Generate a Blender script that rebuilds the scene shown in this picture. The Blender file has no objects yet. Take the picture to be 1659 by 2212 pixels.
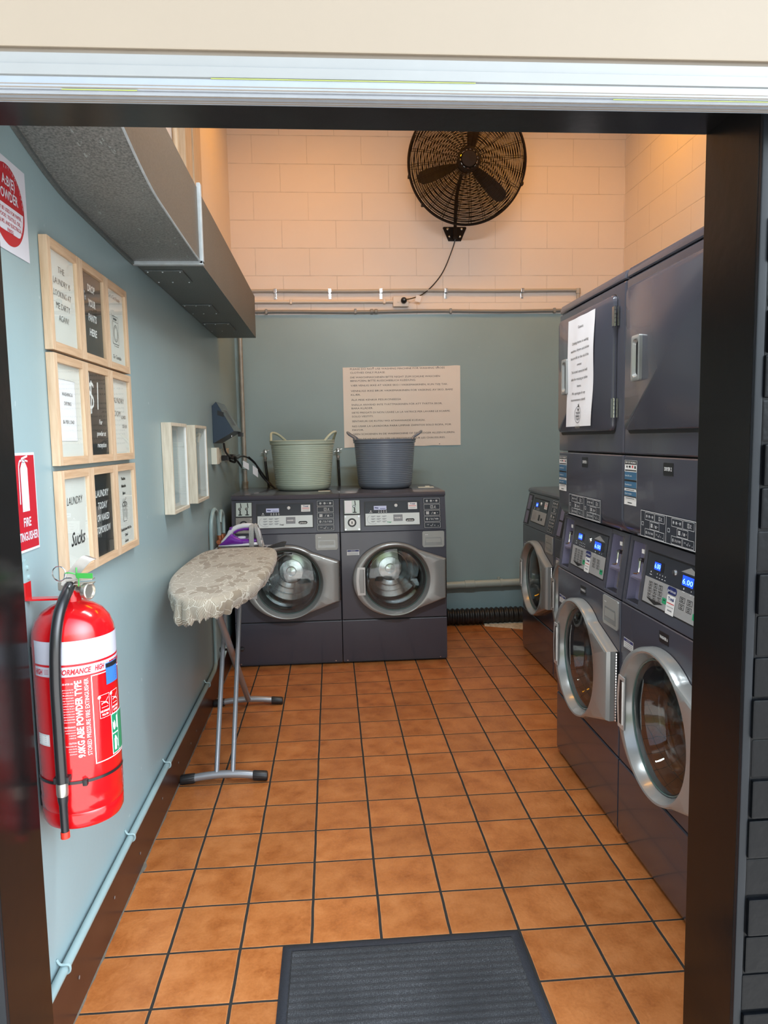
import bpy, bmesh, math, random
from math import sin, cos, pi, radians
from mathutils import Vector, Matrix, noise
random.seed(7)
S = bpy.context.scene
COL = S.collection

# ------------------------------------------------------------------ camera
cam = bpy.data.cameras.new('camera'); camo = bpy.data.objects.new('camera', cam); COL.objects.link(camo)
yaw, pit, rol, FPX = 0.0716021, -0.1009332, -0.0174208, 1556.479
fw = Vector((sin(yaw)*cos(pit), cos(yaw)*cos(pit), sin(pit)))
r0 = Vector((cos(yaw), -sin(yaw), 0)); u0 = r0.cross(fw)
rr = r0*cos(rol)+u0*sin(rol); uu = -r0*sin(rol)+u0*cos(rol)
M = Matrix((rr, uu, -fw)).transposed().to_4x4(); M.translation = Vector((0.501786, -1.769749, 1.460686))
camo.matrix_world = M
cam.sensor_fit = 'HORIZONTAL'; cam.sensor_width = 36; cam.lens = 36*FPX/1659
cam.clip_start = 0.05; cam.clip_end = 200
S.camera = camo

# ------------------------------------------------------------------ world, lights, exposure
S.view_settings.view_transform = 'Standard'; S.view_settings.look = 'None'
S.view_settings.gamma = 1; S.view_settings.exposure = 0.0
try: S.view_settings.use_curve_mapping = False
except Exception: pass
W = bpy.data.worlds.new('sky'); S.world = W; W.use_nodes = True
nt = W.node_tree; nt.nodes.clear()
wo = nt.nodes.new('ShaderNodeOutputWorld'); bg = nt.nodes.new('ShaderNodeBackground')
tc = nt.nodes.new('ShaderNodeTexCoord'); sx_ = nt.nodes.new('ShaderNodeSeparateXYZ')
cr = nt.nodes.new('ShaderNodeValToRGB'); nz = nt.nodes.new('ShaderNodeTexNoise'); nz.inputs['Scale'].default_value = 7
ad = nt.nodes.new('ShaderNodeMath'); ad.operation = 'MULTIPLY_ADD'; ad.inputs[1].default_value = 0.22; 
nt.links.new(tc.outputs['Generated'], sx_.inputs[0]); nt.links.new(tc.outputs['Generated'], nz.inputs['Vector'])
nt.links.new(nz.outputs['Fac'], ad.inputs[0]); nt.links.new(sx_.outputs['Z'], ad.inputs[2]); nt.links.new(ad.outputs[0], cr.inputs[0])
e = cr.color_ramp.elements
e[0].position = 0.05; e[0].color = (0.50, 0.49, 0.44, 1)
e[1].position = 0.20; e[1].color = (0.30, 0.34, 0.16, 1)
for p, c in ((0.30, (0.42, 0.48, 0.26, 1)), (0.36, (0.95, 0.98, 1.0, 1)), (0.60, (0.72, 0.84, 1.0, 1)), (0.95, (0.42, 0.60, 0.9, 1))):
    q = e.new(p); q.color = c
# open bright sky on the right of the doorway (seen from inside: front right)
dt = nt.nodes.new('ShaderNodeVectorMath'); dt.operation = 'DOT_PRODUCT'; dt.inputs[1].default_value = Vector((.66, -.62, .42)).normalized()
nt.links.new(tc.outputs['Generated'], dt.inputs[0])
mxm = nt.nodes.new('ShaderNodeMath'); mxm.operation = 'MAXIMUM'; mxm.inputs[1].default_value = 0; nt.links.new(dt.outputs['Value'], mxm.inputs[0])
pw = nt.nodes.new('ShaderNodeMath'); pw.operation = 'POWER'; pw.inputs[1].default_value = 9; nt.links.new(mxm.outputs[0], pw.inputs[0])
bg2 = nt.nodes.new('ShaderNodeBackground'); bg2.inputs[0].default_value = (.80, .90, 1, 1)
pm_ = nt.nodes.new('ShaderNodeMath'); pm_.operation = 'MULTIPLY'; pm_.inputs[1].default_value = LOBE = 12.0; nt.links.new(pw.outputs[0], pm_.inputs[0]); nt.links.new(pm_.outputs[0], bg2.inputs[1])
ads = nt.nodes.new('ShaderNodeAddShader'); nt.links.new(cr.outputs[0], bg.inputs[0]); bg.inputs[1].default_value = 2.0
nt.links.new(bg.outputs[0], ads.inputs[0]); nt.links.new(bg2.outputs[0], ads.inputs[1]); nt.links.new(ads.outputs[0], wo.inputs[0])

def area(name, loc, rot, sx, sy, power, col, portal=False):
    l = bpy.data.lights.new(name, 'AREA'); l.shape = 'RECTANGLE'; l.size = sx; l.size_y = sy
    l.energy = power; l.color = col
    if portal: l.cycles.is_portal = True
    o = bpy.data.objects.new(name, l); o.location = loc; o.rotation_euler = rot; COL.objects.link(o); return o
sun = bpy.data.lights.new('sun', 'SUN'); sun.energy = 16; sun.angle = .01; sun.color = (1., .97, .92)
suno = bpy.data.objects.new('sun', sun); COL.objects.link(suno); suno.rotation_euler = Vector((-.62, -.06, -.8)).to_track_quat('-Z', 'Y').to_euler()
area('doorway_portal', (0.58, -0.42, 1.05), (radians(90), 0, 0), 1.5, 2.12, 1, (1, 1, 1), True)
area('ceiling_lamp_light', (0.55, 2.75, 3.90), (0, 0, 0), 1.0, 0.25, 14, (1.0, 0.40, 0.0))
area('ceiling_lamp_light_right', (2.1, 2.8, 3.90), (0, 0, 0), .8, 0.25, 14, (1.0, 0.40, 0.0))
area('added_fill_light', (1.0, 0.5, 3.2), (radians(14), 0, 0), 1.2, 0.15, 62, (0.86, 0.95, 1.0))  # unseen cool fill light, added to brighten the room and back wall

# ------------------------------------------------------------------ materials
MATS = {}
def N(nt, t, **k):
    n = nt.nodes.new(t)
    for a, b in k.items(): setattr(n, a, b)
    return n
def mat(name, col=(.5, .5, .5), rough=.5, metal=0., coat=0., var=0., vs=8., bump=0., bs=60., spec=.5, emit=0, trans=0., sheen=0):
    if name in MATS: return MATS[name]
    m = bpy.data.materials.new(name); m.use_nodes = True; nt = m.node_tree; b = nt.nodes['Principled BSDF']
    b.inputs['Base Color'].default_value = (*col, 1); b.inputs['Roughness'].default_value = rough
    b.inputs['Metallic'].default_value = metal; b.inputs['Coat Weight'].default_value = coat
    b.inputs['Coat Roughness'].default_value = 0.07; b.inputs['Specular IOR Level'].default_value = spec
    b.inputs['Transmission Weight'].default_value = trans; b.inputs['Sheen Weight'].default_value = sheen
    tc = N(nt, 'ShaderNodeTexCoord')
    if var:
        n = N(nt, 'ShaderNodeTexNoise'); n.inputs['Scale'].default_value = vs; n.inputs['Detail'].default_value = 5
        nt.links.new(tc.outputs['Object'], n.inputs['Vector'])
        mx = N(nt, 'ShaderNodeMix', data_type='RGBA')
        mx.inputs[6].default_value = (*[max(0, c*(1-var)) for c in col], 1); mx.inputs[7].default_value = (*[min(1, c*(1+var)) for c in col], 1)
        nt.links.new(n.outputs['Fac'], mx.inputs[0]); nt.links.new(mx.outputs[2], b.inputs['Base Color'])
    if bump:
        n = N(nt, 'ShaderNodeTexNoise'); n.inputs['Scale'].default_value = bs; n.inputs['Detail'].default_value = 3
        nt.links.new(tc.outputs['Object'], n.inputs['Vector'])
        bp = N(nt, 'ShaderNodeBump'); bp.inputs['Strength'].default_value = bump; bp.inputs['Distance'].default_value = .003
        nt.links.new(n.outputs['Fac'], bp.inputs['Height']); nt.links.new(bp.outputs[0], b.inputs['Normal'])
    if emit:
        b.inputs['Emission Color'].default_value = (*col, 1); b.inputs['Emission Strength'].default_value = emit
    MATS[name] = m; return m
def math_(nt, op, a, b=None, c=None):
    n = N(nt, 'ShaderNodeMath', operation=op)
    for i, v in enumerate((a, b, c)):
        if v is None: continue
        if isinstance(v, (int, float)): n.inputs[i].default_value = v
        else: nt.links.new(v, n.inputs[i])
    return n.outputs[0]
def mixc(nt, f, a, b):
    n = N(nt, 'ShaderNodeMix', data_type='RGBA')
    for i, v in ((0, f), (6, a), (7, b)):
        if isinstance(v, (tuple, float, int)): n.inputs[i].default_value = (*v, 1) if isinstance(v, tuple) else v
        else: nt.links.new(v, n.inputs[i])
    return n.outputs[2]
def ramp(nt, f, pts):
    n = N(nt, 'ShaderNodeValToRGB'); e = n.color_ramp.elements
    e[0].position, e[0].color = pts[0][0], (*pts[0][1], 1); e[1].position, e[1].color = pts[-1][0], (*pts[-1][1], 1)
    for p, c in pts[1:-1]: q = e.new(p); q.color = (*c, 1)
    nt.links.new(f, n.inputs[0]); return n.outputs[0]
def noise_(nt, vec, scale, detail=4, rough=.5):
    n = N(nt, 'ShaderNodeTexNoise'); n.inputs['Scale'].default_value = scale; n.inputs['Detail'].default_value = detail
    n.inputs['Roughness'].default_value = rough
    nt.links.new(vec, n.inputs['Vector']); return n.outputs['Fac']

def tile_mat():
    m = bpy.data.materials.new('terracotta_tiles'); m.use_nodes = True; nt = m.node_tree; b = nt.nodes['Principled BSDF']
    tc = N(nt, 'ShaderNodeTexCoord'); P = tc.outputs['Object']
    s = N(nt, 'ShaderNodeSeparateXYZ'); nt.links.new(P, s.inputs[0])
    T = .205
    # slight wobble of the joints
    wob = math_(nt, 'MULTIPLY_ADD', noise_(nt, P, 9, 2), .004, -.002)
    gx = math_(nt, 'DIVIDE', math_(nt, 'ADD', s.outputs[0], wob), T); gy = math_(nt, 'DIVIDE', math_(nt, 'ADD', s.outputs[1], wob), T)
    def dist(g):
        f = math_(nt, 'FRACT', g); return math_(nt, 'MULTIPLY', math_(nt, 'MINIMUM', f, math_(nt, 'SUBTRACT', 1, f)), T)
    dx, dy = dist(gx), dist(gy)
    hx = math_(nt, 'LESS_THAN', dx, .0042); hy = math_(nt, 'LESS_THAN', dy, .0036)
    grout = math_(nt, 'MAXIMUM', hx, hy)
    dm = math_(nt, 'MINIMUM', dx, dy)
    edge = math_(nt, 'LESS_THAN', dm, .0058)
    cmb = N(nt, 'ShaderNodeCombineXYZ'); nt.links.new(math_(nt, 'FLOOR', gx), cmb.inputs[0]); nt.links.new(math_(nt, 'FLOOR', gy), cmb.inputs[1])
    wn = N(nt, 'ShaderNodeTexWhiteNoise'); nt.links.new(cmb.outputs[0], wn.inputs['Vector'])
    # per-tile offset of the fired cloud pattern
    off = N(nt, 'ShaderNodeVectorMath', operation='MULTIPLY_ADD'); off.inputs[1].default_value = (3, 3, 3)
    nt.links.new(wn.outputs['Color'], off.inputs[0]); nt.links.new(P, off.inputs[2])
    n1 = noise_(nt, off.outputs[0], 11, 6, .62); n2 = noise_(nt, off.outputs[0], 130, 5, .7)
    rip = N(nt, 'ShaderNodeTexWave'); rip.inputs['Scale'].default_value = 9; rip.inputs['Distortion'].default_value = 14; rip.inputs['Detail'].default_value = 4; rip.inputs['Detail Scale'].default_value = 2.2; nt.links.new(off.outputs[0], rip.inputs['Vector'])
    f = math_(nt, 'ADD', math_(nt, 'MULTIPLY', n1, .7), math_(nt, 'MULTIPLY', n2, .3))
    c = ramp(nt, f, [(.28, (.23, .060, .012)), (.44, (.37, .118, .029)), (.56, (.44, .155, .043)), (.74, (.51, .20, .066))])
    pv = math_(nt, 'MULTIPLY_ADD', wn.outputs['Value'], .20, .90)
    hs = N(nt, 'ShaderNodeHueSaturation'); nt.links.new(c, hs.inputs['Color']); nt.links.new(pv, hs.inputs['Value'])
    # veins
    c2 = mixc(nt, math_(nt, 'MULTIPLY', math_(nt, 'LESS_THAN', math_(nt, 'ABSOLUTE', math_(nt, 'SUBTRACT', noise_(nt, off.outputs[0], 16, 2), .5)), .009), .14), hs.outputs[0], (.24, .075, .018))
    c3 = mixc(nt, math_(nt, 'MULTIPLY', edge, .35), c2, (.62, .30, .12))
    c4 = mixc(nt, grout, c3, (.016, .014, .011))
    nt.links.new(c4, b.inputs['Base Color'])
    r = math_(nt, 'MULTIPLY_ADD', n1, .28, .20); r2 = math_(nt, 'MAXIMUM', r, math_(nt, 'MULTIPLY', grout, .85))
    nt.links.new(r2, b.inputs['Roughness'])
    h = math_(nt, 'ADD', math_(nt, 'MULTIPLY', math_(nt, 'MINIMUM', dm, .008), 60), math_(nt, 'MULTIPLY_ADD', rip.outputs['Fac'], .16, math_(nt, 'MULTIPLY', f, .45)))
    bp = N(nt, 'ShaderNodeBump'); bp.inputs['Strength'].default_value = .35; bp.inputs['Distance'].default_value = .004
    nt.links.new(h, bp.inputs['Height']); nt.links.new(bp.outputs[0], b.inputs['Normal'])
    return m

def wall_mat(name, low, high, zsplit, ux, blocks=True, x0=0., joint_low=False, chip=.76):
    """painted wall: colour 'low' below zsplit, 'high' above; 400x200 block joints under the paint (ux = axis along the wall)"""
    m = bpy.data.materials.new(name); m.use_nodes = True; nt = m.node_tree; b = nt.nodes['Principled BSDF']
    tc = N(nt, 'ShaderNodeTexCoord'); P = tc.outputs['Object']
    s = N(nt, 'ShaderNodeSeparateXYZ'); nt.links.new(P, s.inputs[0]); Z = s.outputs[2]; U = s.outputs[ux]
    up = math_(nt, 'GREATER_THAN', Z, zsplit)
    n1 = noise_(nt, P, 2.2, 5); n2 = noise_(nt, P, 30, 3)
    lo = mixc(nt, n1, tuple(c*.88 for c in low), tuple(c*1.10 for c in low)); hi = mixc(nt, n1, tuple(c*.93 for c in high), tuple(min(1, c*1.05) for c in high))
    c = mixc(nt, up, lo, hi)
    # scuffs: small chips of pale undercoat
    sc = noise_(nt, P, 30, 2, .4); ch = math_(nt, 'MULTIPLY', math_(nt, 'GREATER_THAN', sc, chip), math_(nt, 'SUBTRACT', 1, up))
    c = mixc(nt, math_(nt, 'MULTIPLY', ch, .35), c, (.6, .66, .66))
    hgt = math_(nt, 'MULTIPLY', n2, .25)
    if blocks:
        row = math_(nt, 'DIVIDE', math_(nt, 'SUBTRACT', Z, .0745), .2008)
        par = math_(nt, 'MODULO', math_(nt, 'FLOOR', row), 2)
        cx = math_(nt, 'DIVIDE', math_(nt, 'SUBTRACT', U, math_(nt, 'MULTIPLY_ADD', par, .2, x0)), .4015)
        def dist(g, T):
            f = math_(nt, 'FRACT', g); return math_(nt, 'MULTIPLY', math_(nt, 'MINIMUM', f, math_(nt, 'SUBTRACT', 1, f)), T)
        wob = math_(nt, 'MULTIPLY_ADD', noise_(nt, P, 14, 3), .003, -.0015)
        dr = math_(nt, 'ADD', dist(row, .2008), wob); dc = math_(nt, 'ADD', dist(cx, .4015), wob)
        jr = math_(nt, 'LESS_THAN', dr, .0024); jc = math_(nt, 'LESS_THAN', dc, .0016)
        j = math_(nt, 'MAXIMUM', jr, jc)
        if not joint_low: j = math_(nt, 'MULTIPLY', j, up)
        patch = math_(nt, 'MULTIPLY', j, math_(nt, 'MULTIPLY_ADD', noise_(nt, P, 6, 2), 1.3, -.1))
        c = mixc(nt, math_(nt, 'MULTIPLY', patch, .75), c, mixc(nt, up, tuple(c_*.55 for c_ in low), tuple(c_*.42 for c_ in high)))
        dm = math_(nt, 'MINIMUM', math_(nt, 'MINIMUM', dr, dc), .006)
        k = math_(nt, 'MULTIPLY', math_(nt, 'MULTIPLY', dm, 150), up if not joint_low else 1.)
        hgt = math_(nt, 'ADD', hgt, k)
    nt.links.new(c, b.inputs['Base Color']); b.inputs['Roughness'].default_value = .42
    nt.links.new(math_(nt, 'MULTIPLY_ADD', up, .25, .36), b.inputs['Roughness'])
    bp = N(nt, 'ShaderNodeBump'); bp.inputs['Strength'].default_value = .35; bp.inputs['Distance'].default_value = .004
    nt.links.new(hgt, bp.inputs['Height']); nt.links.new(bp.outputs[0], b.inputs['Normal'])
    return m

def wood_mat(name, a, b_, axis=2, scale=30, rough=.45):
    m = bpy.data.materials.new(name); m.use_nodes = True; nt = m.node_tree; b = nt.nodes['Principled BSDF']
    tc = N(nt, 'ShaderNodeTexCoord'); mp = N(nt, 'ShaderNodeMapping')
    sc = [scale]*3; sc[axis] = scale*.07; mp.inputs['Scale'].default_value = sc
    nt.links.new(tc.outputs['Object'], mp.inputs['Vector'])
    f = noise_(nt, mp.outputs[0], 3.2, 6, .6)
    nt.links.new(ramp(nt, f, [(.33, a), (.66, b_)]), b.inputs['Base Color']); b.inputs['Roughness'].default_value = rough
    bp = N(nt, 'ShaderNodeBump'); bp.inputs['Strength'].default_value = .2; bp.inputs['Distance'].default_value = .001
    nt.links.new(f, bp.inputs['Height']); nt.links.new(bp.outputs[0], b.inputs['Normal']); return m

def glass_mat(name, tint=(1, 1, 1), base=.05, rough=.0):
    m = bpy.data.materials.new(name); m.use_nodes = True; nt = m.node_tree; nt.nodes.clear()
    o = N(nt, 'ShaderNodeOutputMaterial'); t = N(nt, 'ShaderNodeBsdfTransparent'); g = N(nt, 'ShaderNodeBsdfGlossy')
    t.inputs[0].default_value = (*tint, 1); g.inputs['Roughness'].default_value = rough
    fr = N(nt, 'ShaderNodeLayerWeight'); fr.inputs[0].default_value = .5
    mx = N(nt, 'ShaderNodeMixShader'); f = math_(nt, 'MULTIPLY_ADD', math_(nt, 'POWER', fr.outputs['Facing'], 4.5), .95, base+.035)
    nt.links.new(f, mx.inputs[0]); nt.links.new(t.outputs[0], mx.inputs[1]); nt.links.new(g.outputs[0], mx.inputs[2]); nt.links.new(mx.outputs[0], o.inputs[0])
    return m

def galv_mat(name, c1, c2, spl=True, rough=.5):
    m = bpy.data.materials.new(name); m.use_nodes = True; nt = m.node_tree; b = nt.nodes['Principled BSDF']
    tc = N(nt, 'ShaderNodeTexCoord'); P = tc.outputs['Object']
    sv = noise_(nt, P, 170, 3, .6)
    f = math_(nt, 'ADD', math_(nt, 'MULTIPLY', sv, .75), math_(nt, 'MULTIPLY', noise_(nt, P, 3, 3), .30))
    c = ramp(nt, f, [(.25, c1), (.8, c2)])
    if spl:   # smears of wall paint left on the metal
        mp = N(nt, 'ShaderNodeMapping'); mp.inputs['Scale'].default_value = (14, 4, 14); nt.links.new(P, mp.inputs['Vector'])
        sp = noise_(nt, mp.outputs[0], 1.9, 7, .68)
        sx = N(nt, 'ShaderNodeSeparateXYZ'); nt.links.new(P, sx.inputs[0])
        near = math_(nt, 'SUBTRACT', 1, math_(nt, 'MINIMUM', math_(nt, 'MULTIPLY', math_(nt, 'ABSOLUTE', math_(nt, 'ADD', sx.outputs[0], .14)), 6.), 1.))
        k = math_(nt, 'GREATER_THAN', math_(nt, 'ADD', sp, math_(nt, 'MULTIPLY', near, .17)), .645)
        c = mixc(nt, math_(nt, 'MULTIPLY', k, .6), c, (.46, .52, .54))
    nt.links.new(c, b.inputs['Base Color']); b.inputs['Metallic'].default_value = .55; b.inputs['Roughness'].default_value = rough
    bp = N(nt, 'ShaderNodeBump'); bp.inputs['Strength'].default_value = .25; bp.inputs['Distance'].default_value = .002
    nt.links.new(f, bp.inputs['Height']); nt.links.new(bp.outputs[0], b.inputs['Normal']); return m

def mat_fabric(name):   # ironing cover: white line-drawn leaves on beige
    m = bpy.data.materials.new(name); m.use_nodes = True; nt = m.node_tree; b = nt.nodes['Principled BSDF']
    tc = N(nt, 'ShaderNodeTexCoord'); P = tc.outputs['Object']
    mp = N(nt, 'ShaderNodeMapping'); mp.inputs['Scale'].default_value = (1, .45, 1); mp.inputs['Rotation'].default_value = (0, 0, .5)
    wn_ = N(nt, 'ShaderNodeTexNoise'); wn_.inputs['Scale'].default_value = 12; nt.links.new(P, wn_.inputs['Vector'])
    wv_ = N(nt, 'ShaderNodeVectorMath', operation='MULTIPLY_ADD'); wv_.inputs[1].default_value = (.07, .07, .07); nt.links.new(wn_.outputs['Color'], wv_.inputs[0]); nt.links.new(P, wv_.inputs[2])
    nt.links.new(wv_.outputs[0], mp.inputs['Vector']); Q = mp.outputs[0]
    v = N(nt, 'ShaderNodeTexVoronoi', feature='DISTANCE_TO_EDGE'); v.inputs['Scale'].default_value = 26; nt.links.new(Q, v.inputs['Vector'])
    vc = N(nt, 'ShaderNodeTexVoronoi'); vc.inputs['Scale'].default_value = 26; nt.links.new(Q, vc.inputs['Vector'])
    edge = math_(nt, 'LESS_THAN', v.outputs['Distance'], .022)
    s = N(nt, 'ShaderNodeSeparateColor'); nt.links.new(vc.outputs['Color'], s.inputs[0])
    sp = N(nt, 'ShaderNodeSeparateXYZ'); nt.links.new(P, sp.inputs[0])
    ang = math_(nt, 'MULTIPLY', s.outputs[0], 6.28)
    d = math_(nt, 'ADD', math_(nt, 'MULTIPLY', sp.outputs[0], math_(nt, 'COSINE', ang)), math_(nt, 'MULTIPLY', math_(nt, 'ADD', sp.outputs[1], sp.outputs[2]), math_(nt, 'SINE', ang)))
    st = math_(nt, 'LESS_THAN', math_(nt, 'FRACT', math_(nt, 'MULTIPLY', d, 190)), .36)
    st = math_(nt, 'MULTIPLY', st, math_(nt, 'GREATER_THAN', s.outputs[1], .30))
    ln = math_(nt, 'MAXIMUM', edge, st)
    c = mixc(nt, ln, (.23, .185, .13), (.50, .465, .39))
    nt.links.new(c, b.inputs['Base Color']); b.inputs['Roughness'].default_value = .9; b.inputs['Sheen Weight'].default_value = .2
    return m

def mat_weave(name, c1, c2, s):   # braided cord
    m = bpy.data.materials.new(name); m.use_nodes = True; nt = m.node_tree; b = nt.nodes['Principled BSDF']
    tc = N(nt, 'ShaderNodeTexCoord'); v = N(nt, 'ShaderNodeTexWave'); v.inputs['Scale'].default_value = s; v.inputs['Distortion'].default_value = 0
    v.bands_direction = 'DIAGONAL'; nt.links.new(tc.outputs['Object'], v.inputs['Vector'])
    nt.links.new(mixc(nt, math_(nt, 'GREATER_THAN', v.outputs['Fac'], .62), c2, c1), b.inputs['Base Color']); b.inputs['Roughness'].default_value = .8
    return m

def mat_carpet(name):
    m = bpy.data.materials.new(name); m.use_nodes = True; nt = m.node_tree; b = nt.nodes['Principled BSDF']
    tc = N(nt, 'ShaderNodeTexCoord'); P = tc.outputs['Object']
    n1 = noise_(nt, P, 420, 3, .7); n2 = noise_(nt, P, 5, 3)
    f = math_(nt, 'ADD', math_(nt, 'MULTIPLY', n1, .75), math_(nt, 'MULTIPLY', n2, .25))
    nt.links.new(ramp(nt, f, [(.34, (.012, .012, .013)), (.52, (.036, .0365, .038)), (.72, (.13, .131, .136))]), b.inputs['Base Color'])
    b.inputs['Roughness'].default_value = .95
    bp = N(nt, 'ShaderNodeBump'); bp.inputs['Strength'].default_value = .8; bp.inputs['Distance'].default_value = .003
    nt.links.new(n1, bp.inputs['Height']); nt.links.new(bp.outputs[0], b.inputs['Normal']); return m

TEAL = (.268, .370, .392); CREAM = (.77, .69, .64)
M_tile = tile_mat()
M_left = wall_mat('painted_wall_left', TEAL, CREAM, 2.36, 1, blocks=False)
M_back = wall_mat('painted_wall_back', TEAL, CREAM, 2.40, 0, True, 1.381, chip=.80)
M_right = wall_mat('painted_wall_right', TEAL, CREAM, 2.40, 1, True, .15)
M_ceil = mat('ceiling_paint', (.72, .62, .48), .8, bump=.1)
M_blackpaint = mat('black_gloss_paint', (.006, .0055, .0055), .24, spec=.2, bump=.12, bs=25)
M_brickblack = mat('black_painted_brick', (.003, .0035, .0045), .30, spec=.14, bump=1., bs=22)
M_slate = mat('slate_painted_timber', (.010, .012, .015), .35, spec=.2, bump=.15, bs=20, var=.25)
M_creamout = mat('cream_render', (.265, .215, .16), .6, var=.05, vs=3, bump=.06, bs=40)
M_alu = mat('white_aluminium', (.25, .255, .25), .4, .1, var=.06, vs=14)
M_alu2 = mat('pale_blue_aluminium', (.27, .30, .34), .35, .2, var=.09, vs=30)
M_gapgrey = mat('gap_shade_and_groove', (.20, .165, .13), .7, var=.15)
M_lime = mat('lime_paint_drips', (.30, .36, .08), .5)
M_pave = mat('outdoor_concrete', (.50, .48, .45), .8, var=.12, vs=4, bump=.2)
M_skirt = mat('brown_skirting', (.050, .021, .014), .30, spec=.22, var=.3, vs=6)
M_body = mat('slate_machine_paint', (.056, .057, .074), .21, coat=.22, spec=.42, var=.05, vs=3)
M_bodyd = mat('dark_machine_gap', (.012, .012, .014), .5)
M_doorring = mat('silver_plastic', (.29, .30, .295), .25, .3, coat=.3)
M_doorlite = mat('pale_silver_plastic', (.52, .52, .51), .25, .3, coat=.3)
M_steel = mat('polished_steel', (.62, .62, .63), .18, 1.)
M_drum = mat('drum_steel', (.66, .66, .67), .13, 1.)
M_rubber = mat('black_rubber', (.012, .012, .013), .45)
M_black = mat('black_plastic', (.015, .015, .017), .3)
M_panelblk = mat('panel_black', (.028, .032, .042), .22)
M_panelsil = mat('panel_silver', (.42, .42, .42), .3, .3)
M_panelwht = mat('panel_pale', (.62, .66, .66), .3, .15)
M_white = mat('white_print', (.72, .72, .71), .5)
M_whiteink = mat('white_ink', (.74, .75, .75), .5)
M_blackink = mat('black_ink', (.015, .015, .015), .5)
M_greyink = mat('grey_ink', (.22, .23, .25), .5)
M_blue = mat('blue_sticker', (.045, .13, .23), .4)
M_navy = mat('navy_sticker', (.02, .03, .14), .4)
M_green = mat('green_button', (.02, .30, .13), .4)
M_redink = mat('red_ink', (.60, .01, .012), .4)
M_lcd = mat('lit_blue_display', (.01, .06, .95), .3, emit=1.6)
M_lcdt = mat('lit_display_digits', (.30, .62, 1.), .3, emit=1.8)
M_lcdw = mat('pale_display', (.52, .56, .78), .3)
M_glass = glass_mat('clear_glass', (.97, 1., .99), .0)
M_doorglass = glass_mat('washer_door_glass', (.86, .90, .90), .035)
M_green_glass = mat('greenish_glass_edge', (.09, .14, .13), .12, coat=.6)
M_oak = wood_mat('light_oak', (.50, .335, .205), (.64, .47, .32))
M_oakh = wood_mat('light_oak_rail', (.46, .29, .17), (.60, .42, .27), axis=0)
M_oakgrey = wood_mat('grey_oak', (.50, .43, .33), (.68, .61, .50))
M_paper = mat('printed_paper', (.66, .65, .61), .7, var=.04, vs=8)
M_paperw = mat('white_paper', (.78, .77, .80), .75, var=.03, vs=20, bump=.2, bs=9)
M_blackcard = mat('black_card', (.014, .017, .018), .4)
M_signboard = mat('cream_sign_board', (.78, .72, .66), .16, coat=.5, var=.03)
M_red = mat('red_gloss', (.50, .005, .008), .16, coat=.5)
M_redlab = mat('red_label', (.45, .006, .012), .3)
M_signred = mat('sign_red', (.42, .008, .020), .3)
M_signwhite = mat('sign_white', (.60, .60, .66), .35)
M_bandwhite = mat('extinguisher_white_band', (.46, .455, .52), .3)
M_signgreen = mat('sign_green', (.01, .20, .09), .35)
M_tagblue = mat('blue_tag', (.035, .15, .45), .45)
M_tiegreen = mat('green_tag', (.05, .33, .06), .35)
M_nickel = mat('nickel', (.56, .52, .46), .3, .85)
M_steelbr = mat('brushed_steel', (.27, .25, .23), .38, .6, var=.2, vs=40)
M_tealpipe = mat('teal_painted_pipe', (.26, .36, .37), .35, var=.08)
M_copper = mat('copper', (.42, .16, .08), .35, .8, var=.3, vs=30)
M_oldbrass = mat('old_brass', (.10, .055, .025), .4, .8, var=.4, vs=40)
M_greycond = mat('grey_conduit', (.24, .24, .235), .4, var=.06)
M_greycondl = mat('light_grey_conduit', (.42, .40, .37), .4, var=.06)
M_creamcond = mat('cream_painted_conduit', (.70, .62, .54), .4)
M_galvpipe = mat('worn_pipe', (.36, .34, .30), .4, .3, var=.3, vs=20)
M_pvc = mat('pvc_pipe', (.34, .40, .38), .3, var=.06)
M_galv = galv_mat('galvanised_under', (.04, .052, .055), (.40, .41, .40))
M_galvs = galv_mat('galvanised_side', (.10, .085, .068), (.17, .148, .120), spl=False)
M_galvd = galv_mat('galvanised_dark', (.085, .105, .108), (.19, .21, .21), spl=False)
M_flange = mat('duct_flange', (.48, .53, .56), .4, .4, var=.25, vs=30)
M_bsage = mat('sage_tub', (.46, .53, .43), .28, coat=.2)
M_bgrey = mat('grey_tub', (.16, .185, .23), .26, coat=.25)
M_wedge = mat('navy_steel', (.030, .048, .075), .35, .2)
M_wedgel = mat('teal_steel', (.10, .14, .15), .3, .2)
M_cream = mat('cream_plastic', (.68, .66, .56), .4)
M_purple = mat('purple_plastic', (.15, .018, .30), .2, coat=.5)
M_irongrey = mat('pale_grey_plastic', (.60, .60, .63), .3)
M_cover = mat_fabric('leaf_print_cotton')
M_legs = mat('silver_tube', (.30, .31, .33), .32, .5)
M_cord = mat_weave('braided_cord', (.70, .69, .66), (.10, .10, .10), 130)
M_carpet = mat_carpet('ribbed_carpet')
M_matrub = mat('mat_rubber', (.020, .024, .032), .7, bump=.6, bs=300)
M_fan = mat('fan_black_metal', (.012, .007, .005), .55, spec=.2)
M_fanblade = mat('fan_blade', (.026, .015, .010), .55)
M_hose = mat('black_hose', (.013, .013, .014), .28, coat=.2)
M_debris = mat('crumbled_mortar', (.11, .095, .075), .9, var=.5, vs=40, bump=1., bs=60)
M_soap = mat('grey_tray', (.34, .345, .33), .35, .2)
M_post = wood_mat('stained_post', (.50, .34, .20), (.66, .50, .34), rough=.6)
M_lavender = mat('coin_steel', (.21, .20, .29), .4, .3, var=.15, vs=12)

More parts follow.
